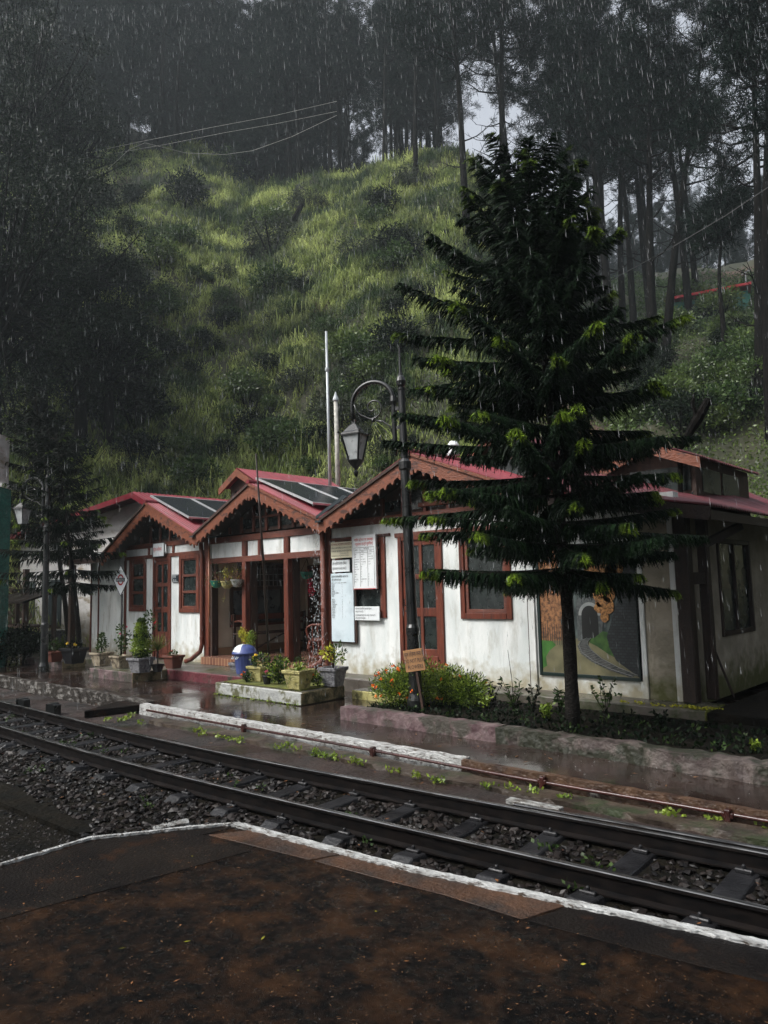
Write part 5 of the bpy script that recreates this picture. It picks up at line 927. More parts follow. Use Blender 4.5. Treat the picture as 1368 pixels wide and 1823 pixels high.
stemplant(1340, 1345, .12, 9, 'bright small leaved weed at the right end of the bed kerb', leaf_bright, .035, .03); stemplant(1170, 1300, .22, 5, 'dark straggling weed below the end bay', leaf_dark, .06, .03)
# moss on the apron and weeds along kerbs and between sleepers
def sprinkle(pts, n, sp, L, W, mat, name, up=1., z=0., kite=True, h=.0):
    P = []; D = []
    for (x, y) in pts:
        for i in range(n): a = rnd.uniform(0, 6.3); q = rnd.random() ** .7 * sp; P.append((x + q * math.cos(a), y + q * math.sin(a) * .6, z + rnd.uniform(0, h))); D.append((rnd.uniform(-1, 1), rnd.uniform(-1, 1), up * rnd.uniform(.2, 1)))
    V, Q = kites(np.array(P), np.array(D), R.uniform(.6, 1.3, len(P)) * L, R.uniform(.7, 1.3, len(P)) * W); return tag(np_obj(name, V, None, Q, mat), kind='stuff')
wp = lambda L_: [(gp(x, y, -.1).x, gp(x, y, -.1).y) for x, y in L_]
sprinkle(wp([(225, 1280), (235, 1274), (215, 1284), (250, 1288), (350, 1302), (362, 1308), (390, 1313), (410, 1318), (425, 1320), (500, 1332), (515, 1330), (528, 1336), (570, 1345), (600, 1352), (630, 1358), (640, 1360), (700, 1374), (780, 1392), (870, 1402), (912, 1408), (950, 1412), (1010, 1424), (1185, 1452), (1200, 1455), (1280, 1466), (1365, 1480), (190, 1283), (560, 1342), (585, 1350), (740, 1384)]), 22, .085, .04, .028, leaf_bright, 'weeds_by_kerb', z=-.115, h=.05)
tp_ = [(rnd.uniform(-6, 8), 0) for i in range(62)]; tp_ = [(x, ysm(x) - rnd.choice([rnd.uniform(.1, .7), rnd.uniform(.9, 1.4), rnd.uniform(.3, .6)])) for x, _ in tp_]
sprinkle(tp_[:40], 9, .07, .032, .024, leaf_mid, 'track_weeds', z=-.125, h=.05)
sprinkle(wp([(1090, 1285), (20, 1170), (60, 1185), (1240, 1265), (1255, 1268), (1210, 1262)]), 30, .16, .05, .035, leaf_mid, 'ground_weeds', z=.20, h=.03)
sprinkle([(x_, y_) for x_ in fr(.8, 7, .22) for y_ in (-1.9, -1.5, -1.0)], 26, .2, .05, .03, leaf_dark, 'bed_ground_cover', 1, .10, h=.06)
sprinkle([(x_ + rnd.uniform(-.1, .1), y_) for x_ in fr(1.0, 7, .5) for y_ in (-1.9, -1.3)], 12, .1, .05, .03, leaf_mid, 'bed_weeds', 1, .10, h=.08)
sprinkle([(4.0 + .05 * i, -.42 + .04 * math.sin(i)) for i in range(9)] + [(3.4, -.45), (3.6, -.43), (3.8, -.46)], 22, .07, .03, .022, leaf_yellow, 'apron_moss_tufts', .5, .202, h=.02)
sprinkle([(x, -1.96) for x in fr(-2.6, -.7, .16)], 14, .06, .03, .016, leaf_bright, 'planter_foot_weeds', 1, .0, h=.02)
# debris on the near platform
def litter(n, x0, x1, y0, y1, size, mat, name, z=.034):
    x = R.uniform(x0, x1, n); y = R.uniform(y0, y1, n); d = np.stack([R.normal(size=n), R.normal(size=n), R.normal(size=n) * .12], -1); V, Q = kites(np.stack([x, y, np.full(n, z) + R.uniform(0, .006, n)], -1), d, R.uniform(.3, 1.6, n) * size, R.uniform(.12, .5, n) * size, np.stack([R.normal(size=n) * .2, R.normal(size=n) * .2, np.ones(n)], -1)); return tag(np_obj(name, V, None, Q, mat), kind='stuff')
litter(7000, 2.6, 8.5, -8.8, -5.6, .012, mk('dead_needles', (.05, .022, .008), (.18, .085, .03), 30, .6, rand=.6), 'fallen_needles'); litter(260, 2.6, 8.5, -8.6, -5.6, .022, mk('dead_leaves', (.08, .03, .015), (.26, .11, .035), 20, .5, rand=.5), 'fallen_leaves'); litter(16, 2.6, 8.5, -8.2, -5.6, .026, leaf_yellow, 'green_fallen_leaves')
x = R.uniform(2.6, 8.5, 14000); y = R.uniform(-8.8, -5.75, 14000); V, T, _ = stones(x, y, np.full(14000, .03), R.uniform(.0015, .0052, 14000)); tag(np_obj('platform_grit', V, T, None, stone_m), kind='stuff')
litter(260, -6, 8, -5.9, -2.2, .04, MATS['dead_leaves'], 'track_litter', -.11); litter(60, 0, 8, -3.0, -2.4, .05, MATS['dead_needles'], 'paving_litter', .004)
# ================================================================== big araucaria and its small kin
def araucaria(base, top, whorls, Rfun, nb, seed, teeth, lab, z_first=.28, tone=1., toothL=.20):
    rr = np.random.default_rng(seed); base = np.array(base); top = np.array(top); H = top[2] - base[2]; r = root('araucaria_tree', lab, 'tree', tuple(base)); ax = lambda t: (top - base) * t + np.array([.05 * math.sin(t * 4), .05 * math.sin(t * 3), 0]) * (1 - t)
    MB().tube([tuple(ax(i / 24)) for i in range(25)], [(.075 * H / 6) * (1 - .93 * i / 24) * (1 + .06 * math.sin(i * 2.3)) + .006 for i in range(25)], 10).build('trunk', bark_wet, r, smooth=True)
    SA, SB_ = [], []; SR = []; P, D, Ls, C, G = [], [], [], [], []
    for w in range(whorls):
        t = z_first + (1 - z_first) * ((w + rr.uniform(-.22, .22) * (w > 0)) / (whorls - .3)) ** .95; c0 = ax(min(1, t)); Rr = Rfun(t) * rr.uniform(.88, 1.06)
        for b in range(nb):
            if rr.random() < .08: continue
            a = 2 * PI * (b + .5 * (w % 2) + rr.uniform(-.22, .22)) / nb; L = Rr * rr.uniform(.62, 1.03) * (1 - .16 * (math.cos(a) * RT.x + math.sin(a) * RT.y)); d = np.array([math.cos(a), math.sin(a), 0]); up_ = np.interp(t, [z_first, .45, .7, 1], [-.02, .04, .20, .62]) + rr.uniform(-.17, .14)
            m_ = 14; s = np.linspace(0, 1, m_); tip = np.interp(t, [z_first, .6, 1], [-.05, -.02, .1]); sag = -.05 * np.interp(t, [0, 1], [1, .2])
            z = L * (up_ * s + sag * np.sin(PI * s) + tip * s ** 3); bow = rr.uniform(-.12, .12) * L * s ** 2; side = np.array([-d[1], d[0], 0]); pts = c0 + d * (L * s)[:, None] + side * bow[:, None] + np.array([0, 0, 1]) * z[:, None]
            SA.append(pts[:-1]); SB_.append(pts[1:]); SR.append(.013 * (1 - s[:-1] * .7) * (.6 + .4 * (1 - t)))
            k = max(8, int(teeth * L)); u = np.clip(rr.uniform(.08, 1, k) ** .85, 0, 1); u = np.sort(u); q = u * (m_ - 1); i0 = np.minimum(q.astype(int), m_ - 2); f = (q - i0)[:, None]; pp = pts[i0] * (1 - f) + pts[i0 + 1] * f; tg = unit(pts[i0 + 1] - pts[i0])
            sd = rr.choice([-1, 1], k)[:, None]; down = np.interp(t, [z_first, 1], [-.75, -.35]); dd = tg * rr.uniform(.3, .8, (k, 1)) + side * sd * rr.uniform(.15, 1.0, (k, 1)) + np.array([0, 0, 1]) * (down * .35 + rr.uniform(-.35, .2, (k, 1)))
            ll = toothL * rr.uniform(.65, 1.25, k) * np.sqrt(np.clip((1.08 - u) * 1.25, .12, 1)) * (.6 + .4 * min(1, Rr)); P.append(pp); D.append(dd); Ls.append(ll); tipc = np.clip((u - .86) / .14, 0, 1) * (rr.random(k) < .75) * (rr.random() < (.85 if t < .65 else .6)); C.append(tipc * np.interp(t, [.6, .9], [1, .45])); G.append(np.full(k, -down))
    A = np.concatenate(SA); B = np.concatenate(SB_); V, _, Q = tubes_np(A, B, np.concatenate(SR), np.concatenate(SR) * .9, 4); np_obj('limbs', V, None, Q, bark_wet, r)
    P = np.concatenate(P); D = unit(np.concatenate(D)); Ls = np.concatenate(Ls); C = np.concatenate(C); G = np.concatenate(G); k = len(P); m_ = 4; pts = [P]; dcur = D.copy()
    for j in range(m_): dcur = unit(dcur + np.array([0, 0, -1]) * (G * .55)[:, None] * (.5 + j * .25)); pts.append(pts[-1] + dcur * (Ls / m_)[:, None])
    segA = np.concatenate(pts[:-1]); segB = np.concatenate(pts[1:]); rd = np.concatenate([np.full(k, .011), np.full(k, .0135), np.full(k, .0125), np.full(k, .010)]); rb = np.concatenate([np.full(k, .0135), np.full(k, .0125), np.full(k, .010), np.full(k, .003)])
    V1, _, Q1 = tubes_np(segA, segB, rd * .75, rb * .75, 3); tipS = np.concatenate([C * .2, C * .4, C * .7, C]); dark = np.array([.004, .010, .006]) * tone; mid = np.array([.012, .028, .010]) * tone; br = np.array([.20, .31, .025])
    kk = rr.random(k)[:, None]; basec = dark * (1 - kk) + mid * kk; bc4 = np.concatenate([basec] * 4); colS = bc4 * (1 - tipS[:, None]) + br * tipS[:, None] ; col1 = np.repeat(colS, 6, 0)
    nn_ = 8; sa = np.repeat(segA, nn_, 0); sb = np.repeat(segB, nn_, 0); f = rr.random((len(sa), 1)); Pn = sa * (1 - f) + sb * f; dn = unit(sb - sa) * .8 + rr.normal(size=(len(sa), 3)) * .55; V2, Q2 = kites(Pn, dn, rr.uniform(.022, .042, len(sa)), np.full(len(sa), .0042)); col2 = np.repeat(np.repeat(colS, nn_, 0), 4, 0) * 1.15
    V = np.concatenate([V1, V2]); Q = np.concatenate([Q1, Q2 + len(V1)]); np_obj('crown', V, None, Q, arau, r, col=np.concatenate([col1, col2])); return r
ab = gp(1021, 1297, .10); atp = at(940, 300, 7.3)
araucaria(ab, atp, 18, lambda t: float(np.interp(t, [.25, .36, .55, .70, .85, .95, 1], [1.40, 1.78, 1.75, 1.42, 1.05, .64, .28])), 9, 3, 125, 'large dark araucaria tree with bright green branch tips standing in the bed by the tracks', .285, 1., .25)
a1 = gp(143, 1172, .12); araucaria(a1, at(100, 770, 15.6), 11, lambda t: float(np.interp(t, [.3, .45, .8, 1], [1.5, 1.6, 1.0, .3])), 8, 5, 48, 'small leaning araucaria in front of the white brick building', .36, .45, .26)
a2 = gp(172, 1160, .12); araucaria((a2.x - 2.0, a2.y + .2, .1), at(62, 700, 17.0), 12, lambda t: float(np.interp(t, [.3, .5, .8, 1], [1.6, 1.8, 1.1, .3])), 8, 8, 44, 'taller dark araucaria behind the kiosk at the left edge', .42, .4, .28)
# ================================================================== pines
def pine(H, r0, cb, crownR, nlimb, seed, lean=(0, 0), tuft=1., spread=.9, dead=4):
    rr = np.random.default_rng(seed); ax = lambda t: np.array([lean[0] * t + .25 * math.sin(t * 5 + seed) * t, lean[1] * t + .25 * math.sin(t * 4 + seed * 2) * t, H * t]); r = root('pine_tree', None, 'tree')
    tm = MB(); tm.tube([tuple(ax(i / 16) - (np.array([0, 0, 1.2]) if i == 0 else 0)) for i in range(17)], [r0 * (1.25 if i == 0 else 1) * (1 - .85 * i / 16) for i in range(17)], 9); tm.build('trunk', bark, r, smooth=True)
    A, B, Ra, Rb, tips = [], [], [], [], []
    for i in range(nlimb + dead):
        isd = i >= nlimb; t = cb + (1 - cb) * (i / nlimb) ** .9 if not isd else rr.uniform(cb * .45, cb); a = rr.uniform(0, 2 * PI); L = crownR * (1 - .72 * max(0, (t - cb)) / (1 - cb)) * rr.uniform(.6, 1.15) * (.55 if isd else 1); p = ax(min(t, 1)); d = np.array([math.cos(a), math.sin(a), rr.uniform(.05, .55)]); m_ = 5; prev = p; rad = r0 * .30 * (1 - t * .6) * (.6 if isd else 1)
        for j in range(m_):
            nx = prev + unit(d + np.array([0, 0, -.22 + .20 * j]) + rr.normal(size=3) * .14) * L / m_; A.append(prev); B.append(nx); Ra.append(rad * (1 - j / m_) + .012); Rb.append(rad * (1 - (j + 1) / m_) + .008)
            if j >= 1:
                for q in range(3 if not isd else 1):
                    sd = unit(d + rr.normal(size=3) * spread) * L * rr.uniform(.16, .36); st = prev + (nx - prev) * rr.random(); e = st + sd; A.append(st); B.append(e); Ra.append(.018); Rb.append(.008)
                    if not isd:
                        for w in range(3): e2 = e + unit(sd + rr.normal(size=3) * .3) * rr.uniform(.15, .4) if w else e; A.append(st + sd * .7); B.append(e2); Ra.append(.009); Rb.append(.005); tips.append(e2)
            prev = nx
        if not isd: tips.append(prev)
    V, _, Q = tubes_np(np.array(A), np.array(B), np.array(Ra), np.array(Rb), 4); np_obj('limbs', V, None, Q, bark, r)
    T_ = np.array(tips); k = 17; P = np.repeat(T_, k, 0) - R.normal(size=(len(T_) * k, 3)) * .05; D = R.normal(size=P.shape) + [0, 0, .25]; V, Q = kites(P, D, R.uniform(.22, .40, len(P)) * tuft, np.full(len(P), .030 * tuft)); np_obj('crown', V, None, Q, needles, r); return r
PLAB = 'tall dark pine among the crowded trees above the grassy slope'; PGRP = 'pines crowding the hill above the grass'
protos = [pine(17, .20, .30, 3.5, 40, 1), pine(19, .23, .54, 3.8, 34, 2, (.9, .2)), pine(15, .18, .16, 3.3, 42, 3, (-.6, .5)), pine(20, .24, .48, 3.7, 34, 4, (.3, -.5)), pine(13, .16, .06, 3.0, 46, 5)]
for p_ in protos: tag(p_, PLAB, None, PGRP)
used = [False] * 5
def put(k, loc, rz, s, label=PLAB, group=PGRP):
    if not used[k]: used[k] = True; o = protos[k]; o.location = loc; o.rotation_euler = (0, 0, rz); o.scale = (s,) * 3; o['label'] = label; o['group'] = group; return o
    return copies(protos[k], loc, rz, s, label, group)
def pol(az, r): a = math.radians(az); return CAM.x + r * (VW.x * math.cos(a) + RT.x * math.sin(a)), CAM.y + r * (VW.y * math.cos(a) + RT.y * math.sin(a))
# individual trees that can be told apart (pixel of the foot, prototype, scale, turn, tilt to the right)
SING = [((1165, 665), 3, .92, 0., .035, 24, 'nearest straight dark pine trunk right of the araucaria'), ((1183, 662), 3, .90, 1.0, .13, 23.5, 'dark pine trunk leaning right against the pale sky'), ((1130, 600), 1, 1.0, 2., .0, 29, 'greyer straight pine trunk just left of the two dark ones'),
        ((834, 440), 1, 1.0, 3., .01, 34, 'straight pine standing alone on the crest left of the araucaria top'), ((741, 312), 1, .8, 4., .06, 46, 'curved misty pine at the edge of the grass'), ((684, 300), 1, .8, .3, .0, 50, 'misty pine left of the curved one'), ((1036, 420), 1, 1.0, 4.2, .0, 33, 'dark straight pine rising right behind the araucaria top'),
        ((985, 430), 3, .8, 5.3, .07, 38, 'slender pine leaning behind the araucaria top'), ((1356, 715), 3, .85, 2.7, .05, 20, 'thick dark pine trunk near the right edge'), ((1376, 790), 3, .8, .9, .02, 17, 'darkest pine trunk cut by the right edge'), ((905, 420), 3, 1.05, 2.1, -.03, 39, 'bare stemmed pine behind the araucaria crown'), ((1080, 520), 3, 1.0, .4, .0, 31, 'slim pine between the straight trunks right of the araucaria top')]
for (px, py), k, s, rz, tl, dist, lb in SING:
    p = hit(px, py); p.z = float(terrain(p.x, p.y)); o = put(k, tuple(p), rz, s, lb, 'pines standing apart at the right'); q = Matrix.Rotation(tl, 4, VW) ; e = (q @ Matrix.Rotation(rz, 4, 'Z')).to_euler(); o.rotation_euler = e
p = hit(1291, 655); sm = pine(5.6, .10, .72, 1.15, 22, 21, (.3, 0), .8, .9, 0); sm.location = p; sm.scale = (max(.6, (p - CAM).length / 26),) * 3; tag(sm, 'small slim pine with a round tuft of crown before the green building', 'tree')
for i in range(170):                          # the wood above the grass
    az = rnd.uniform(-34, -5) if i % 6 else rnd.uniform(-8, 6); q = rnd.choice([rnd.uniform(36, 48), rnd.uniform(38, 64)]) if i < 120 else rnd.uniform(50, 80); r_ = float(np.interp(az, [-30, -10, 0, 10], [26, 24, 20.5, 17])) + q
    if az > -9: r_ += min(0, 44 - q)
    x, y = pol(az, r_); put(rnd.choice([1, 3, 1, 0] if az > -9 else [0, 1, 2, 2, 3, 4, 4]), (x, y, float(terrain(x, y))), rnd.uniform(0, 6.3), rnd.uniform(.8, 1.2))
for i in range(13):                          # nearer pines over the right half, their crowns fill the top of the picture
    az = rnd.uniform(5, 25); q = rnd.uniform(20, 40); r_ = 16 + q; x, y = pol(az, r_); put(rnd.choice([1, 3, 3]), (x, y, float(terrain(x, y))), rnd.uniform(0, 6.3), rnd.uniform(.9, 1.15), 'tall bare stemmed pine behind the araucaria with its crown high against the sky', 'bare stemmed pines behind the araucaria')
for i in range(30):
    x, y = pol(rnd.uniform(-13, -1), rnd.uniform(62, 80)); put(rnd.choice([0, 2, 4, 2]), (x, y, float(terrain(x, y))), rnd.uniform(0, 6.3), rnd.uniform(.75, 1.1))
for i in range(80):
    az = rnd.uniform(8, 30); q = rnd.uniform(72, 118); x, y = pol(az, 15 + q); put(rnd.choice([0, 2, 4, 4]), (x, y, float(terrain(x, y))), rnd.uniform(0, 6.3), rnd.uniform(.6, .9), 'distant misty pine on the far ridge at the right', 'misty pines on the far ridge')
for i, (x, y, k, s_) in enumerate([(10.5, 2.5, 4, 1.15), (11.5, 8, 4, 1.2), (14, -2.5, 4, 1.1), (9.5, 14, 2, 1.1), (12.5, -10, 4, 1.1), (17, 2, 2, 1.2), (1.5, -16.5, 4, 1.05), (6.5, -15.5, 2, .95), (-4, -17.5, 4, 1.1), (11, -16, 2, 1.0), (-9.5, -13.5, 4, 1.0), (-15.5, -8, 4, 1.0), (-21, -7, 2, 1.1), (4, -20, 4, 1.2)]):  # unseen pines added around the camera to darken platform, tracks and side wall
    put(k, (x, y, -.2), i * 1.7, s_, 'unseen dense pine added beside or behind the camera to shade the platform', 'unseen pines added around the camera to shade the tracks')
# ================================================================== broadleaf trees and shrubs
def broadleaf(H, cr, nclump, nleaf, L, mat, seed, name='broadleaf_tree', trunk=.16, low=.3):
    rr = np.random.default_rng(seed); r = root(name, None, 'tree'); A, B, Ra = [], [], []; c0 = np.array([0, 0, H * low]); P = []
    tm = MB(); tm.tube([(0, 0, -.8), (.05, .02, H * low * .5), tuple(c0), (.1, 0, H * .7)], [trunk * 1.2, trunk, trunk * .8, trunk * .3], 8); tm.build('trunk', bark, r, smooth=True)
    for i in range(nclump):
        d = unit(rr.normal(size=3) + [0, 0, .1]); c = np.array([d[0] * cr, d[1] * cr, H * .62 + d[2] * H * .38]) * np.array([1, 1, 1]) * 1.; c = np.array([0, 0, H * .6]) + (c - np.array([0, 0, H * .6])) * rr.uniform(.45, 1.05); s0 = np.array([0, 0, H * rr.uniform(low, .6)]); A.append(s0); B.append(c); Ra.append(trunk * .25)
        rc = rr.uniform(.14, .26) * cr * 1.25; e = unit(rr.normal(size=(nleaf, 3))) * rc * rr.uniform(.3, 1, (nleaf, 1)) * [1, 1, .6]; P.append(c + e)
    V, _, Q = tubes_np(np.array(A), np.array(B), np.array(Ra), .01, 5); np_obj('limbs', V, None, Q, bark, r); P = np.concatenate(P); V, Q = kites(P, rr.normal(size=P.shape) + [0, 0, -.3], rr.uniform(.7, 1.3, len(P)) * L, rr.uniform(.7, 1.3, len(P)) * L * .45); np_obj('crown', V, None, Q, mat, r); return r
bt = broadleaf(7.2, 2.3, 110, 260, .065, leaf_dark, 4, trunk=.18, low=.4)
def btp(src, px, py, d, s, label, z0=None, rz=0.):
    p = at(px, py, d); o = copies(src, (p.x, p.y, float(terrain(p.x, p.y)) if z0 is None else z0), rz, s, label, 'dark broadleaf trees at the left'); return o
p = at(60, 1100, 29.); bt.location = (p.x, p.y, float(terrain(p.x, p.y)) - .3); bt.scale = (1.9, 1.9, 2.0); tag(bt, 'dark broadleaf tree with a glossy crown at the left edge above the lamp', None, 'dark broadleaf trees at the left')
for px, d, sc_, rz, lb in ((-25, 26, (1.8, 1.8, 2.2), 2., 'dark broadleaf tree half outside the left edge'), (135, 31, (1.5, 1.5, 1.35), 1., 'lower dark broadleaf tree above the brick building roof'), (20, 35, (1.9, 1.9, 2.6), 4., 'tallest dark broadleaf tree at the upper left edge'), (190, 32, (1.2, 1.2, .95), 5., 'short dark tree between the brick building and the slope'), (95, 37, (1.7, 1.7, 1.9), 3., 'dark tree behind the left broadleaf crowns at the slope edge')):
    p = at(px, 1100, d); copies(bt, (p.x, p.y, float(terrain(p.x, p.y)) - .3), rz, sc_, lb, 'dark broadleaf trees at the left')
BG = 'bushes scattered on the grassy slope'
bsh = []
for i, (mt, L) in enumerate(((leaf_dark, .10), (leaf_grey, .09), (leaf_mid, .12), (under_m, .13))):
    r = root('hill_bush', None, 'bush'); stems((0, 0, -.2), [(.5 * math.cos(a), .5 * math.sin(a), .9) for a in (0, 1.3, 2.6, 4, 5.2)], .03, bark, r)
    for j in range(7): c_ = unit(R.normal(size=3)) * .55; leafball((c_[0], c_[1], .55 + abs(c_[2]) * .6), .5, 320, L, L * .45, mt, 'foliage', r, .8, .1, .3)
    bsh.append(r)
ub = [0] * 4
def bush(k, px, py, s, label, group=BG):
    p = hit(px, py); p.z = float(terrain(p.x, p.y)) - .15
    if not ub[k]: ub[k] = 1; o = bsh[k]; o.location = p; o.scale = (s,) * 3; tag(o, label, None, group); return
    copies(bsh[k], p, rnd.uniform(0, 6), s, label, group)
bush(0, 325, 375, 2.4, 'wide dark bush high on the left of the grass'); bush(1, 485, 455, 2.3, 'grey tangled bush in the middle of the slope'); bush(0, 290, 640, 1.3, 'dark bush left of the middle of the slope'); bush(0, 395, 590, 1.2, 'dark bush at the centre left under the grey tangle')
bush(1, 540, 700, 1.3, 'grey dry bush left of the white mast'); bush(2, 500, 820, 1.6, 'light leafy bush directly above the middle gable'); bush(3, 625, 660, 1.6, 'yellow green bush right of the mast top'); bush(1, 735, 340, 1.6, 'pale misty bush on the crest near the curved pine'); bush(1, 640, 470, 1.5, 'thin grey bush on the bare reddish patch'); bush(3, 455, 725, .9, 'small yellow bush left of the grey dry bush')
bush(2, 350, 870, 1.2, 'small leafy bush behind the left gable'); bush(3, 660, 700, 1.3, 'leafy bush just behind the street lamp arm'); bush(2, 800, 500, 1.1, 'leafy bush left of the araucaria middle'); bush(0, 200, 540, 2.0, 'black green bush at the left end of the slope'); bush(0, 150, 760, 1.6, 'black green bush low on the left of the slope'); bush(3, 380, 260, 1.3, 'bright shrub under the wood edge at the top left'); bush(3, 470, 300, 1.3, 'bright shrub under the wood edge right of the first')
for i in range(24): bush(rnd.choice([2, 3, 1, 0]), rnd.uniform(230, 800), rnd.uniform(300, 800), rnd.uniform(1.0, 1.7), 'shaggy green shrub rising above the grass of the slope', 'shaggy shrubs on the slope')
for i in range(26): bush(0, rnd.uniform(40, 250), rnd.uniform(340, 860), rnd.uniform(1.0, 2.0), 'dark bush in the gloomy left end of the slope', 'dark bushes at the left end of the slope')
for i, (px, py) in enumerate([(1222, 560), (1285, 565), (1195, 600)]): bush(3, px, py, 1.7 - .2 * i, ['rounded bright bush in front of the green building', 'bright bush beside the foot of the water tank', 'bright bush left of the green building'][i], 'bushes on the right slope')
for i in range(34): bush(rnd.choice([2, 3, 0]), rnd.uniform(1130, 1366), rnd.uniform(570, 780), rnd.uniform(.8, 1.3), 'leafy green bush of the overgrown slope right of the dark trunks', 'overgrown bushes on the right slope')
for i in range(80): bush(rnd.choice([0, 1, 0, 2, 3, 2]), rnd.uniform(230, 800), 320 + 540 * rnd.random() ** .7, rnd.uniform(.35, .95), 'small low bush half sunk in the long grass of the slope', 'small bushes in the long grass')
for i, (px, d) in enumerate([(8, 17.5), (38, 18.5)]):
    p = at(px, 1150, d); copies(bsh[0], (p.x, p.y, -.1), i, .8, ['dark bush on the ground at the far left edge', 'dark bush beside the dark round pot'][i], 'dark bushes at the left edge')
sg = hit(512, 418); sn = root('dead_snag', 'short leaning dead stump on the bare patch high on the slope', 'stump', sg); MB().tube([(0, 0, -.5), (.3, .2, .8), (.9, .6, 2.1)], [.28, .22, .15], 7).build('trunk', bark, sn)
# ================================================================== long grass and undergrowth
def hill_pts(n, a0, a1, q0, q1):
    az = R.uniform(a0, a1, n); r0 = np.interp(az, [-60, -30, -10, 0, 10, 20, 40], [30, 26, 24, 20.5, 17, 14.5, 13]); r_ = np.sqrt(R.uniform((r0 + q0) ** 2, (r0 + q1) ** 2)); a = np.radians(az); x = CAM.x + r_ * (VW.x * np.cos(a) + RT.x * np.sin(a)); y = CAM.y + r_ * (VW.y * np.cos(a) + RT.y * np.sin(a)); return x, y
x, y = hill_pts(30000, -32, 9, -2, 41); dens = vn(x / 2.6, y / 2.6, 11) * .55 + vn(x / .9, y / .9, 12) * .45; k_ = R.random(len(x)) < np.clip((dens - .30) * 4, .5, 1); x, y, dens = x[k_], y[k_], dens[k_]
cnt = 9; X = np.repeat(x, cnt) + R.normal(size=len(x) * cnt) * .13; Y = np.repeat(y, cnt) + R.normal(size=len(x) * cnt) * .13; Zg = terrain(X, Y) - .03; toC = unit(np.stack([CAM.x - X, CAM.y - Y, 0 * X], -1)); n = len(X)
D = toC * R.uniform(.2, .9, (n, 1)) + [0, 0, 1] * R.uniform(.35, 1., (n, 1)) + np.repeat(R.normal(size=(len(x), 3)) * .35, cnt, 0) + R.normal(size=(n, 3)) * .22; Lg = R.uniform(.38, .95, n) * np.repeat(1 + .8 * (R.random(len(x)) < .12), cnt) * np.repeat(.6 + dens, cnt)
V, T, Q = blades(np.stack([X, Y, Zg], -1), D, Lg, R.uniform(.020, .044, n), R.uniform(.5, 1.7, n)); tag(np_obj('grass', V, T, Q, grass_m), kind='stuff')
x, y = hill_pts(24000, -34, 32, 0, 38); kk = (vn(x / 1.7, y / 1.7, 31) > .50) | (np.degrees(np.arctan2((x - CAM.x) * RT.x + (y - CAM.y) * RT.y, (x - CAM.x) * VW.x + (y - CAM.y) * VW.y)) > 9); x, y = x[kk], y[kk]; cnt = 10; X = np.repeat(x, cnt) + R.normal(size=len(x) * cnt) * .22; Y = np.repeat(y, cnt) + R.normal(size=len(x) * cnt) * .22
V, Q = kites(np.stack([X, Y, terrain(X, Y) + np.abs(R.normal(size=len(X))) * .22], -1), R.normal(size=(len(X), 3)) + [0, 0, -.2], R.uniform(.07, .16, len(X)), R.uniform(.035, .075, len(X))); tag(np_obj('undergrowth', V, None, Q, under_m), kind='stuff')
x, y = hill_pts(9000, 9, 32, 26, 60); X = np.repeat(x, 6) + R.normal(size=len(x) * 6) * .4; Y = np.repeat(y, 6) + R.normal(size=len(x) * 6) * .4
V, Q = kites(np.stack([X, Y, terrain(X, Y) + np.abs(R.normal(size=len(X))) * .35], -1), R.normal(size=(len(X), 3)), R.uniform(.15, .3, len(X)), R.uniform(.08, .14, len(X))); tag(np_obj('undergrowth', V, None, Q, leaf_mid), kind='stuff')
# ================================================================== rain, the spout of water, haze
wm = bpy.data.materials.new('rain_water'); wm.use_nodes = True; b_ = wm.node_tree.nodes['Principled BSDF']; b_.inputs['Base Color'].default_value = (.82, .86, .88, 1); b_.inputs['Roughness'].default_value = .15; b_.inputs['Alpha'].default_value = .30
def drops(P, L, rad, name, wind=.06):
    n = len(P); ax = unit(np.array([[wind, wind * .3, -1.]])) * L[:, None]; V = [P, P + ax]; e = np.array([(1, 0, 0), (-.5, .87, 0), (-.5, -.87, 0)])
    V = np.concatenate([P[:, None], (P + ax * .75)[:, None] + e[None] * rad[:, None, None], (P + ax)[:, None]], 1).reshape(-1, 3); b = (np.arange(n) * 5)[:, None]
    T = np.concatenate([np.concatenate([b, b + 1 + i, b + 1 + (i + 1) % 3], 1) for i in range(3)] + [np.concatenate([b + 4, b + 1 + (i + 1) % 3, b + 1 + i], 1) for i in range(3)]); return tag(np_obj(name, V, T, None, wm), kind='stuff')
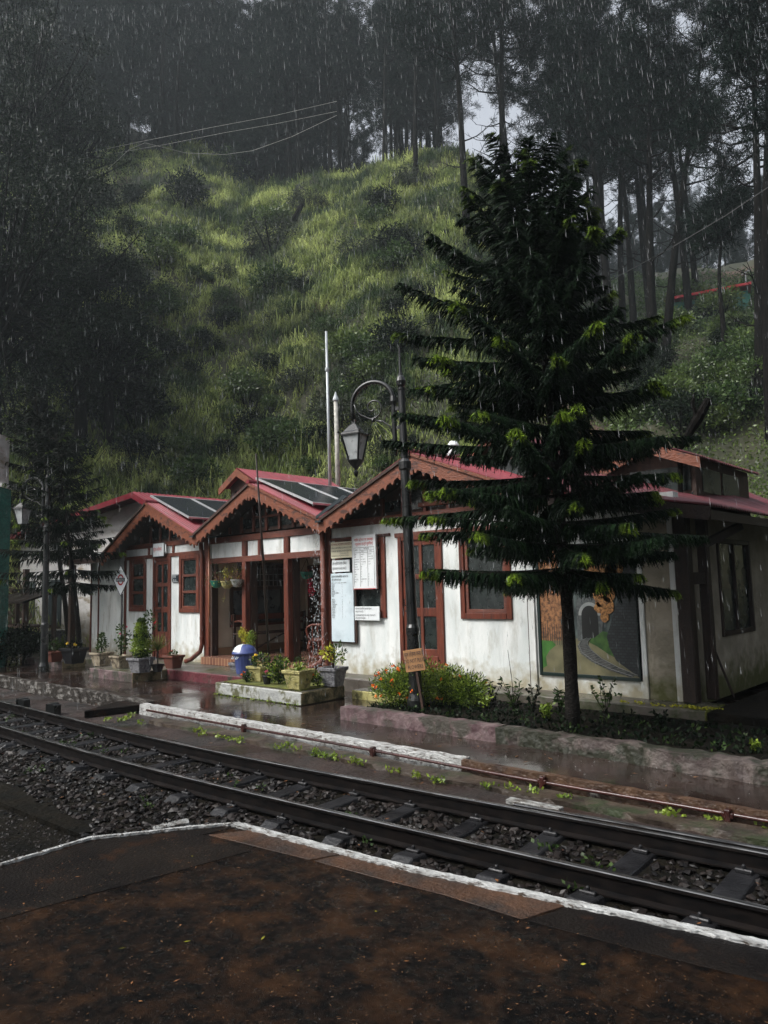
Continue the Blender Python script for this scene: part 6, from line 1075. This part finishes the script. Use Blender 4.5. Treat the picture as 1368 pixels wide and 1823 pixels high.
n = 8500; d = R.uniform(5, 20, n) ; xx = R.uniform(-.60, .60, n); yy = .86 - 1.0 * R.random(n) ** 1.5; P = np.array(CAM)[None] + d[:, None] * (np.array(VW)[None] + xx[:, None] * np.array(RT)[None] + yy[:, None] * np.array([[0, 0, 1.]]))
P = P[P[:, 2] > .1]; n = len(P); drops(P, R.uniform(.04, .11, n), R.uniform(.0009, .0021, n), 'rain')
n = 420; t = R.random(n) ** .7; x = -1.74 + .02 + .10 * t + R.normal(size=n) * (.02 + .08 * t); y = -.60 - .12 * t + R.normal(size=n) * (.02 + .06 * t); drops(np.stack([x, y, 2.70 - 2.45 * t], -1), R.uniform(.01, .05, n), R.uniform(.003, .008, n), 'gutter_water', .0)
n = 500; x = R.uniform(-8, 7, n); y = R.uniform(-3.0, -2.3, n); y = np.where(R.random(n) < .4, R.uniform(-2.9, -2.0, n), y); V, Q = kites(np.stack([x, y, np.full(n, .003)], -1), R.normal(size=(n, 3)) * .5 + [0, 0, 1], R.uniform(.006, .022, n), R.uniform(.003, .006, n)); tag(np_obj('rain_splashes', V, None, Q, wm), kind='stuff')
n = 500; gx = R.integers(0, 3, n); ed = R.random(n); P = []
for i in range(n):
    xl, zl, xa, xr, zr = GAB[gx[i]]; x1, z1 = (xl, zl) if rnd.random() < .5 else (xr, zr); f = rnd.random(); P.append((xa + (x1 - xa) * f, Y0 - .05 - rnd.random() * .1, AZp + (z1 - AZp) * f - .3 - rnd.random() * 1.2))
drops(np.array(P), R.uniform(.015, .05, n), R.uniform(.0012, .0028, n), 'roof_drips', .02)
HZ = True
if HZ:
    hz = MB(); hz.box(-330, 330, -60, 330, -1.2, 112); o = hz.build('haze', None); o.data.materials.clear(); hm = bpy.data.materials.new('haze'); hm.use_nodes = True; nn = hm.node_tree.nodes; nn.remove(nn['Principled BSDF']); v = nn.new('ShaderNodeVolumePrincipled'); v.inputs['Color'].default_value = (.62, .70, .73, 1); v.inputs['Density'].default_value = .0011; v.inputs['Anisotropy'].default_value = .2
    hm.node_tree.links.new(v.outputs[0], nn['Material Output'].inputs['Volume']); o.data.materials.append(hm); tag(o, kind='stuff')
